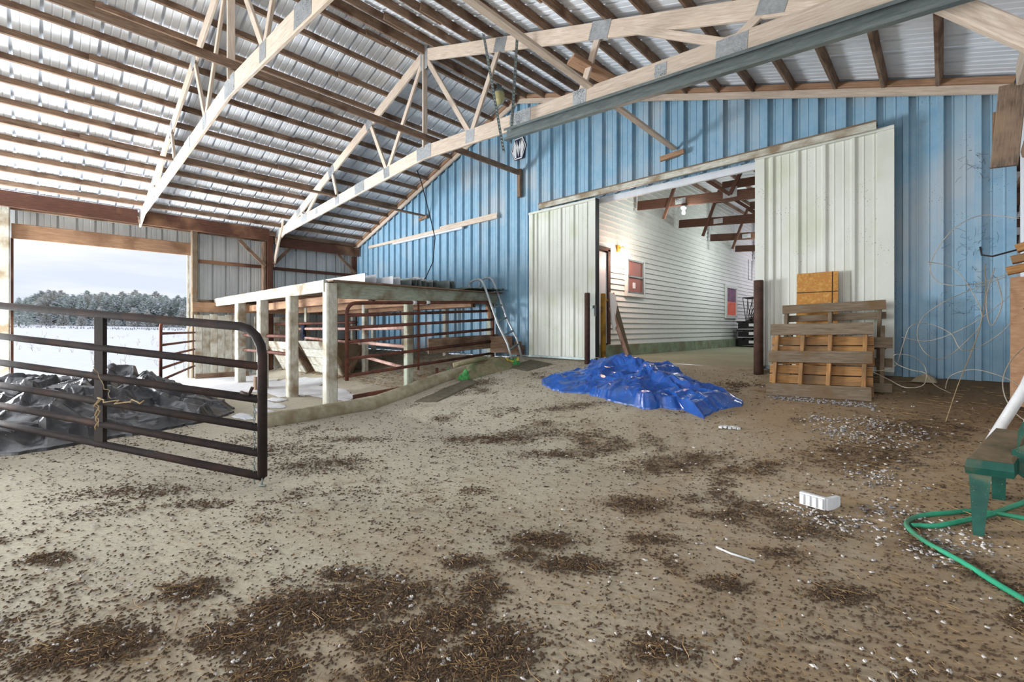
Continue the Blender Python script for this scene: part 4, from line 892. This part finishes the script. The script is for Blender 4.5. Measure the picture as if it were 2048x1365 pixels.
MB().tube([(.42, 4.95, .3), (.47, 5.05, .75)], .02, 10).build('white_pole', 'white_plastic', label='thin white pole standing between chair and thick pole', cat='pole')
# foam corner
t = thing('foam_corner', 'white foam packing corner lying among feathers on the floor', 'packing', (-.60, 3.83, 0))
def wallp(a, b, h, th, nm):
    a, b = Vector(a), Vector(b); m = MB(); m.bar(a+Vector((0, 0, h/2)), b+Vector((0, 0, h/2)), th, h)
    d = (b-a).normalized(); nn = Vector((d.y, -d.x, 0))
    if nm == 'ribbed_side':
        for k in range(4):
            c = a.lerp(b, (k+.5)/4)+nn*(th/2+.008); m.box(c+Vector((0, 0, h/2)), (.025, .02, h*.8), frame(d))
    m.build(nm, 'white_plastic', t)
wallp((-.74, 3.79, .02), (-.585, 3.76, .02), .085, .03, 'ribbed_side'); wallp((-.585, 3.76, .02), (-.53, 3.88, .02), .08, .03, 'plain_side')
t = thing('foam_scrap', 'torn white foam scrap lying before the blue tarp', 'scrap', (-1.58, 4.91, .22))
for k in range(5): MB().box((-1.66+.035*k, 4.90+.012*k, fz(0, 4.9)+.02+.004*(k % 2)), (.03, .07, .02), Matrix.Rotation(.2*k, 3, 'Z')).build('foam_piece', 'white_plastic', t)
MB().tube([pz(-.95, 2.72, .008), pz(-.86, 2.69, .012), pz(-.74, 2.70, .008)], .006, 6).build('white_stick', 'white_plastic', label='thin white stick on the floor left of the hose bend', cat='stick')
m = MB(); m.prism([(-.27, 6.95, .66), (-.05, 6.98, .66), (-.08, 7.0, .72), (-.15, 6.98, .76), (-.22, 6.97, .72)], (.01, .09, 0)); m.build('stone', 'concrete', label='pale stone lying at the foot of the blue wall', cat='stone')
# tangled wires
def curl(pts, r, mt, label, k=10):
    MB().tube(smooth_path([Vector(p) for p in pts], k), r, 5).build('loose_wire', mt, label=label, cat='wire')
def xz(l, y0, dy=.0): return [(x, y0+dy*math.sin(i*1.9), z) for i, (x, z) in enumerate(l)]
curl(xz([(.55, 2.36), (.30, 2.45), (.10, 2.33), (-.04, 2.12), (-.10, 1.93), (-.04, 1.78), (.10, 1.72), (.30, 1.75), (.52, 1.86), (.6, 2.0)], 6.7, .1), .004, 'wire', 'pale stiff wire arching high over the corner before the blue wall')
curl(xz([(-.12, 1.98), (.08, 1.90), (.22, 1.62), (.28, 1.35), (.16, 1.12), (0, .96), (-.13, 1.02), (-.20, 1.2), (-.16, 1.38), (-.02, 1.52), (.2, 1.66), (.45, 1.78)], 6.5, .12), .0035, 'wire', 'pale wire winding through the middle of the tangle by the wall')
curl(xz([(-.55, .80), (-.38, .86), (-.30, 1.12), (-.24, 1.30), (-.10, 1.32), (.06, 1.22), (.14, 1.06), (.30, 1.12), (.48, 1.34), (.56, 1.7)], 6.4, .1), .0035, 'wire', 'pale wire looping from the pallets across the blue wall')
curl(xz([(-.55, .80), (-.42, .72), (-.28, .66), (-.14, .70), (-.13, .86), (-.22, .98), (-.36, 1.0), (-.36, .90), (-.24, .84), (-.13, .82), (-.06, .70), (.06, .62)], 6.3, .08), .0035, 'wire', 'pale wire coiling low by the ground right of the pallets')
curl(xz([(-.32, 1.18), (-.12, 1.14), (.1, 1.24), (.3, 1.4), (.5, 1.62)], 6.45, .08), .003, 'wire', 'thin wire rising to the right across the tangle')
curl([(.30, 6.4, 1.9), (.30, 6.3, 1.6), (.26, 6.2, 1.3), (.18, 6.0, 1.0), (.10, 5.8, .75), (.02, 5.6, .44)], .0035, 'twine', 'frayed straw coloured cord hanging down to the floor in the tangle')
curl([(.36, 6.3, 1.85), (.30, 6.2, 1.55), (.33, 6.2, 1.3), (.40, 6.2, 1.5), (.37, 6.25, 1.75)], .004, 'wire', 'narrow wire loop at the upper right of the tangle')
curl([(.58, 5.9, 1.2), (.42, 5.7, 1.0), (.36, 5.5, .8), (.42, 5.4, .6), (.60, 5.3, .45)], .004, 'wire', 'wire bowing in front of the plywood panel at right edge')
curl([(.02, 6.4, .66), (.06, 6.3, .80), (.22, 6.2, .88), (.42, 6.1, .82), (.52, 6.0, .74)], .004, 'wire', 'low wire arch before the foot of the blue wall')
m = MB(); rr = random.Random(5)
for k in range(70):
    c = Vector((rr.gauss(.25, .10), 7.22, rr.choice((1.9, 1.5, 1.7, 2.2, 3.1))+rr.gauss(0, .12))); d = Vector((rr.gauss(0, 1), rr.gauss(0, .3), rr.gauss(0, 1)))*.022; m.tube([c-d, c+Vector((rr.gauss(0, .02), .01, rr.gauss(0, .02))), c+d], .0016, 4, cap=False)
m.build('hay_wisps', 'twig', kind='stuff', label='wisps of dark hay caught in the wires before the blue wall', cat='hay')
# ---------------------------------------------------------------- trees beyond the field
def tree_mesh(h, w, sd, broad):
    r = random.Random(sd); fol = MB(); sn = MB()
    for k in range(700 if not broad else 900):
        f = r.random(); z = h*(.06+.94*f)
        prof = (1-f)**.75 if not broad else (sin(pi*min(1, f*1.05))**.6 if f > .0 else .3)
        prof = max(prof, .06)
        a = r.uniform(0, 2*pi); q = w*prof*r.uniform(.35, 1); c = Vector((q*cos(a), q*sin(a), z+r.gauss(0, .12))); l = r.uniform(.35, .8)*(.6+.5*prof)
        d = Vector((cos(a), sin(a), r.uniform(-.1, .45)))*l; s = Vector((-sin(a), cos(a), 0))*l*.32; up = Vector((0, 0, .14))
        tgt = sn if r.random() < .3 else fol
        tgt.add([c-d*.5, c+s+up*.3, c+d, c-s+up*.3, c-up], [(0, 1, 2), (0, 2, 3), (0, 4, 1), (1, 4, 2), (2, 4, 3), (3, 4, 0)])
    tr = MB().tube([(0, 0, -.5), (0, 0, h*.5), (.05, 0, h*.93)], [.18, .12, .03], 6)
    return [(b.v, b.f) for b in (fol, sn, tr)]
VAR = []
for i, (h, w, b) in enumerate(((8.2, 2.3, 0), (9.2, 3.0, 1), (7.8, 3.2, 1), (6.6, 2.0, 0), (8.6, 2.8, 1))):
    ms = []
    for (v, f), nm in zip(tree_mesh(h, w, 40+i, b), ('foliage', 'snow_cover', 'trunk')):
        me = bpy.data.meshes.new(nm); me.from_pydata(v, [], f); me.materials.append(MATS[{'foliage': 'foliage' if i % 2 == 0 else 'foliage_brown', 'snow_cover': 'snow', 'trunk': 'bark'}[nm]]); ms.append((nm, me))
    VAR.append(ms)
th_ = radians(43.42); cs, sn_ = cos(th_), sin(th_)
def at(px, zc): u = (px-1024)/910*zc; return (-sn_*zc+cs*u, cs*zc+sn_*u)
rt = random.Random(12)
spots = [(p+rt.uniform(-4, 4), 118+rt.uniform(-3, 3), 0) for p in range(18, 400, 13)]+[(p+rt.uniform(-5, 5), 127+rt.uniform(-3, 5), 1) for p in range(60, 400, 13)]+[(p+rt.uniform(-5, 5), 109+rt.uniform(-2, 2), 2) for p in range(95, 400, 34)]+[(38, 104, 3), (52, 107, 3)]
TL = ['snow dusted pointed conifer in the row beyond the field', 'snow dusted broad grey green tree beyond the field', 'snow dusted rounded green tree beyond the field', 'small snowy pointed conifer beyond the field', 'tall broad brownish tree beyond the field']
for i, (px, zc, row) in enumerate(spots):
    x, y = at(px, zc); v = {0: rt.choice((1, 2, 4, 0)), 1: rt.choice((1, 4, 2)), 2: 3, 3: 0}[row]; s = {0: rt.uniform(.82, 1.0), 1: rt.uniform(.95, 1.1), 2: rt.uniform(.5, .75), 3: .8}[row]
    if px < 72 and row < 2: s *= .72
    z = snz(x, y)-.1
    tt = bpy.data.objects.new('tree', None); COL.objects.link(tt); tt.location = (x, y, z); tt.rotation_euler = (0, 0, rt.uniform(0, 6)); tt.scale = (s*1.02, s*1.02, s)
    tag(tt, TL[v], 'tree', 'trees beyond the snowy field, kind %s' % ['one', 'two', 'three', 'four', 'five'][v])
    for nm, me in VAR[v]:
        o = bpy.data.objects.new(nm, me); COL.objects.link(o); o.parent = tt
        if nm != 'trunk': o['kind'] = 'stuff'
m = MB(); rr = random.Random(9)
for k in range(70):
    x, y = at(rr.uniform(20, 390), rr.uniform(13, 60)); 
    if x > -15: continue
    z = snz(x, y); h = rr.uniform(.15, .55)
    for q in range(3): m.tube([(x, y, z-.05), (x+rr.gauss(0, .05), y+rr.gauss(0, .05), z+h*.6), (x+rr.gauss(0, .12), y+rr.gauss(0, .12), z+h)], .004, 3, cap=False)
m.build('dry_weeds', 'twine', kind='stuff', label='thin dry weed stalks sticking out of the snowy field', cat='weeds')
m = MB()
for k in range(260):
    x, y = at(rr.uniform(10, 400), rr.uniform(84, 92)); z = snz(x, y); h = rr.uniform(.1, .35); m.tube([(x, y, z-.1), (x+rr.gauss(0, .15), y+rr.gauss(0, .1), z+h)], .05, 3, cap=False)
m.build('grass_line', 'grey_tuft', kind='stuff', label='line of pale dead grass along the far edge of the field', cat='grass')
# ---------------------------------------------------------------- debris
rr = random.Random(77)
def nz2(x, y, s, o=0): return noise.noise((x*s, y*s, o))
def vis(x, y):
    zc = -x*sn_+y*cs
    if zc < 1.4: return False
    u = (x*cs+y*sn_)/zc*910+1024; v = 658+910*1.27/zc
    return -60 < u < 2110
patches = []     # (x, y, rx, ry, angle, weight): the clumps one can make out near the viewer
def calc_g(px, py):
    u = (px-1024)/910; v = (658-py)/910; t_ = -1.27/v; return ((-sn_+u*cs)*t_, (cs+u*sn_)*t_)
for px, py, rx, ry, w in ((640, 1215, .30, .10, 1), (780, 1190, .2, .1, .7), (500, 1270, .18, .08, .8), (560, 1225, .15, .06, .8), (700, 1150, .16, .06, .6), (930, 1125, .12, .05, .9), (960, 1180, .1, .09, .9), (900, 1240, .14, .06, 1), (800, 1285, .16, .06, 1), (1000, 1290, .13, .08, 1), (950, 1330, .16, .05, 1), (1080, 1080, .22, .07, .9), (1150, 1130, .2, .06, 1), (1040, 1110, .1, .05, .9), (1270, 1010, .22, .1, 1), (1300, 1080, .15, .06, .7), (380, 1180, .14, .06, .8), (190, 1290, .2, .07, .9), (120, 1310, .15, .06, .7), (400, 1010, .25, .06, .5), (90, 1120, .15, .05, .7), (640, 930, .5, .18, .55), (560, 900, .6, .2, .4), (950, 805, .4, .2, .9), (1000, 880, .7, .16, .85), (1150, 910, .6, .1, .85), (1350, 940, .5, .12, .85), (1500, 960, .4, .1, .7), (1560, 1110, .14, .05, .7), (1450, 1170, .12, .05, .6), (1320, 1300, .12, .05, .5), (1680, 1190, .15, .05, .6), (700, 880, .5, .1, .6), (1130, 850, .5, .1, .7), (270, 985, .5, .1, .5), (820, 1340, .14, .05, .9), (540, 1340, .12, .05, .8), (1840, 940, .5, .2, .6), (1720, 960, .5, .2, .6), (1600, 1060, .3, .1, .5)):
    x, y = calc_g(px, py); patches.append((x, y, rx*.85, ry*.7, w*.85))
def dens(x, y):
    d = 0
    for px, py, rx, ry, w in patches:
        dx, dy = x-px, y-py
        if abs(dx) < 1.6 and abs(dy) < 1.6:
            uu = dx*cs+dy*sn_; vv = -dx*sn_+dy*cs; q = (uu/rx)**2+(vv/(ry*1.9))**2
            if q < 4: d = max(d, w*math.exp(-q*.9)*(1+.9*nz2(x, y, 7, 3)))
    b = max(0, nz2(x, y, 1.3, 8)+.7*nz2(x, y, 4.3, 2)-.24)*.6
    sparse = .02+.045*max(0, nz2(x, y, .8, 4))
    return max(d*.62, b*(.9 if x > -3 or y > 3.6 else .42)*(1 if y > 3.4 or x > -1.6 else .8), sparse)
def pick():
    while True:
        # even spread over the picture, so near floor gets its share
        if rr.random() < .62:
            px, py = rr.uniform(-40, 2090), 760+(rr.random()**.8)*640; x, y = calc_g(px, py)
        else: x, y = rr.uniform(-7.5, .8), rr.uniform(.0, 7.0)
        if x < -6.3 and y > 1.5: continue
        if x > 1.2 or y > 7.0 or x < -13 or not vis(x, y): continue
        return x, y
def inpoly(x, y, p):
    c = False
    for i in range(len(p)):
        (x1, y1), (x2, y2) = p[i], p[i-1]
        if (y1 > y) != (y2 > y) and x < (x2-x1)*(y-y1)/(y2-y1)+x1: c = not c
    return c
m = MB(); vs, fs = [], []; cnt = 0
for it in range(900000):
    if cnt >= 60000: break
    x, y = pick()
    if rr.random() > dens(x, y)*1.1 or inpoly(x, y, bp_) or inpoly(x, y, kp_): continue
    cnt += 1; D = dens(x, y); zc = -x*sn_+y*cs
    s = rr.uniform(.003, .0078)*(1+.5*(rr.random() < .06))*(.75+.13*min(zc, 5)); a = rr.uniform(0, 6.28); z = fz(x, y)+.003+(rr.random()**2)*.012*min(1, D*1.6); el = rr.uniform(1, 2.3); b = len(vs); c_, s_ = cos(a), sin(a); hgt = s*rr.uniform(.35, .9)
    for ux, uy, uz in ((-el, 0, 0), (0, -.8, 0), (el*.8, -.2, 0), (.2, .9, 0), (rr.uniform(-.4, .4), rr.uniform(-.2, .2), 1)): vs.append((x+(ux*c_-uy*s_)*s, y+(ux*s_+uy*c_)*s, z+uz*hgt+rr.uniform(-.0015, .0015)))
    fs += [(b, b+1, b+4), (b+1, b+2, b+4), (b+2, b+3, b+4), (b+3, b, b+4)]
m.v = [Vector(v) for v in vs]; m.f = fs
_at = FLOOR.data.attributes.new('dirt', 'FLOAT', 'POINT')
_dv = [(min(1, max(0, dens(v.co.x, v.co.y)*1.7-.12)) if (v.co.y > .3 and v.co.x > -7.4 and v.co.y < 7.1) else 0.) for v in FLOOR.data.vertices]
_at.data.foreach_set('value', _dv)
m.build('manure_crumbs', 'crumb', kind='stuff', label='dark crumbs of manure and hay scattered in clumps on the floor', cat='debris', origin=(0, 0, 0))
def puffs(n, where, mat, name, label, smin=.006, smax=.016):
    m = MB(); vs, fs = [], []
    for k in range(n):
        x, y = where(); s = rr.uniform(smin, smax); a = rr.uniform(0, 6.28); el = rr.uniform(1, 2.6); b = len(vs); z = fz(x, y)+.004+s*.3; R, C = 3, 7
        for i in range(R):
            ph = (i+.5)/R*pi
            for j in range(C):
                t_ = 2*pi*j/C; q = 1+rr.uniform(-.35, .35); ux, uy, uz = sin(ph)*cos(t_)*q*el, sin(ph)*sin(t_)*q, cos(ph)*.7*q; vs.append((x+(ux*cos(a)-uy*sin(a))*s, y+(ux*sin(a)+uy*cos(a))*s, z+uz*s))
        fs += [(b+i*C+j, b+i*C+(j+1) % C, b+(i+1)*C+(j+1) % C, b+(i+1)*C+j) for i in range(R-1) for j in range(C)]+[tuple(b+j for j in range(C)), tuple(b+(R-1)*C+j for j in reversed(range(C)))]
    m.v = [Vector(v) for v in vs]; m.f = fs; m.build(name, mat, kind='stuff', label=label, cat='debris', origin=(0, 0, 0), smooth=True)
def wpatch():
    while True:
        x, y = pick()
        if inpoly(x, y, bp_) or inpoly(x, y, kp_) or (y > 6 and x < -2): continue
        if rr.random() < dens(x, y)*(1 if x > -5 else .4)+.02: return x, y
fe = [calc_g(*p) for p in ((1570, 1015), (1620, 1030), (1680, 1050), (1740, 1055), (1800, 1050), (1780, 1035), (1720, 920), (1760, 925), (1700, 940), (1770, 950), (1830, 945), (1740, 985), (1770, 1000), (1760, 850), (1830, 860), (1720, 840), (1900, 1085), (1940, 1090), (1860, 1110), (1640, 910), (1660, 925), (1700, 930))]
def wf():
    c = rr.choice(fe); return c[0]+rr.gauss(0, .09), c[1]+rr.gauss(0, .08)
def wpal(): return rr.uniform(-1.5, -.5), rr.gauss(6.03, .05)
puffs(800, wpatch, 'tuft', 'wool_tufts', 'small white wool tufts dotted over the clumps of debris', .003, .0085)
puffs(620, wf, 'tuft', 'white_feathers', 'white feathers strewn around the foam corner and chair', .003, .0085)
puffs(620, wf, 'grey_tuft', 'grey_feathers', 'grey feathers mixed in around the foam corner and chair', .003, .009)
puffs(190, wpal, 'grey_tuft', 'feather_litter', 'grey feathers along the foot of the front pallet', .005, .012)
m = MB(); vs, fs = [], []
def strand(x, y, l, r, a=None, bend=.2, lift=.012):
    a = rr.uniform(0, pi) if a is None else a; b = len(vs); dx, dy = cos(a)*l/2, sin(a)*l/2; k = rr.uniform(-bend, bend)*l; z = fz(x, y)+.004+rr.random()*lift
    for i, (f, o) in enumerate(((-1, 0), (0, k), (1, 0))):
        px, py = x+dx*f-sin(a)*o, y+dy*f+cos(a)*o
        vs.extend([(px-sin(a)*r, py+cos(a)*r, z), (px+sin(a)*r, py-cos(a)*r, z), (px, py, z+r*1.6)])
    for i in (0, 1): fs.extend([(b+3*i, b+3*i+3, b+3*i+4, b+3*i+1), (b+3*i+1, b+3*i+4, b+3*i+5, b+3*i+2), (b+3*i+2, b+3*i+5, b+3*i+3, b+3*i)])
for k in range(4200):
    x, y = wpatch()
    if x < -4 and rr.random() < .6: continue
    strand(x, y, rr.uniform(.012, .05), .0008+.0006*rr.random())
for k in range(230):
    x, y = wpatch(); strand(x, y, rr.uniform(.05, .13), .0014, bend=.12, lift=.02)
for k in range(420): strand(rr.uniform(-1.2, .75), rr.uniform(3.9, 7), rr.uniform(.05, .22), .0015)
m.v = [Vector(v) for v in vs]; m.f = fs; m.build('straw_litter', 'straw', kind='stuff', label='loose straw stems scattered through the debris', cat='straw', origin=(0, 0, 0))
m = MB(); vs, fs = [], []
for k in range(4200): strand(rr.uniform(-12.5, -6.9), 4.7+2.5*rr.random(), rr.uniform(.03, .10), .003, lift=.04)
m.v = [Vector(v) for v in vs]; m.f = fs; m.build('stall_bedding', 'straw', kind='stuff', label='brown straw bedding banked up at the back of the stall', cat='bedding', origin=(0, 0, 0))
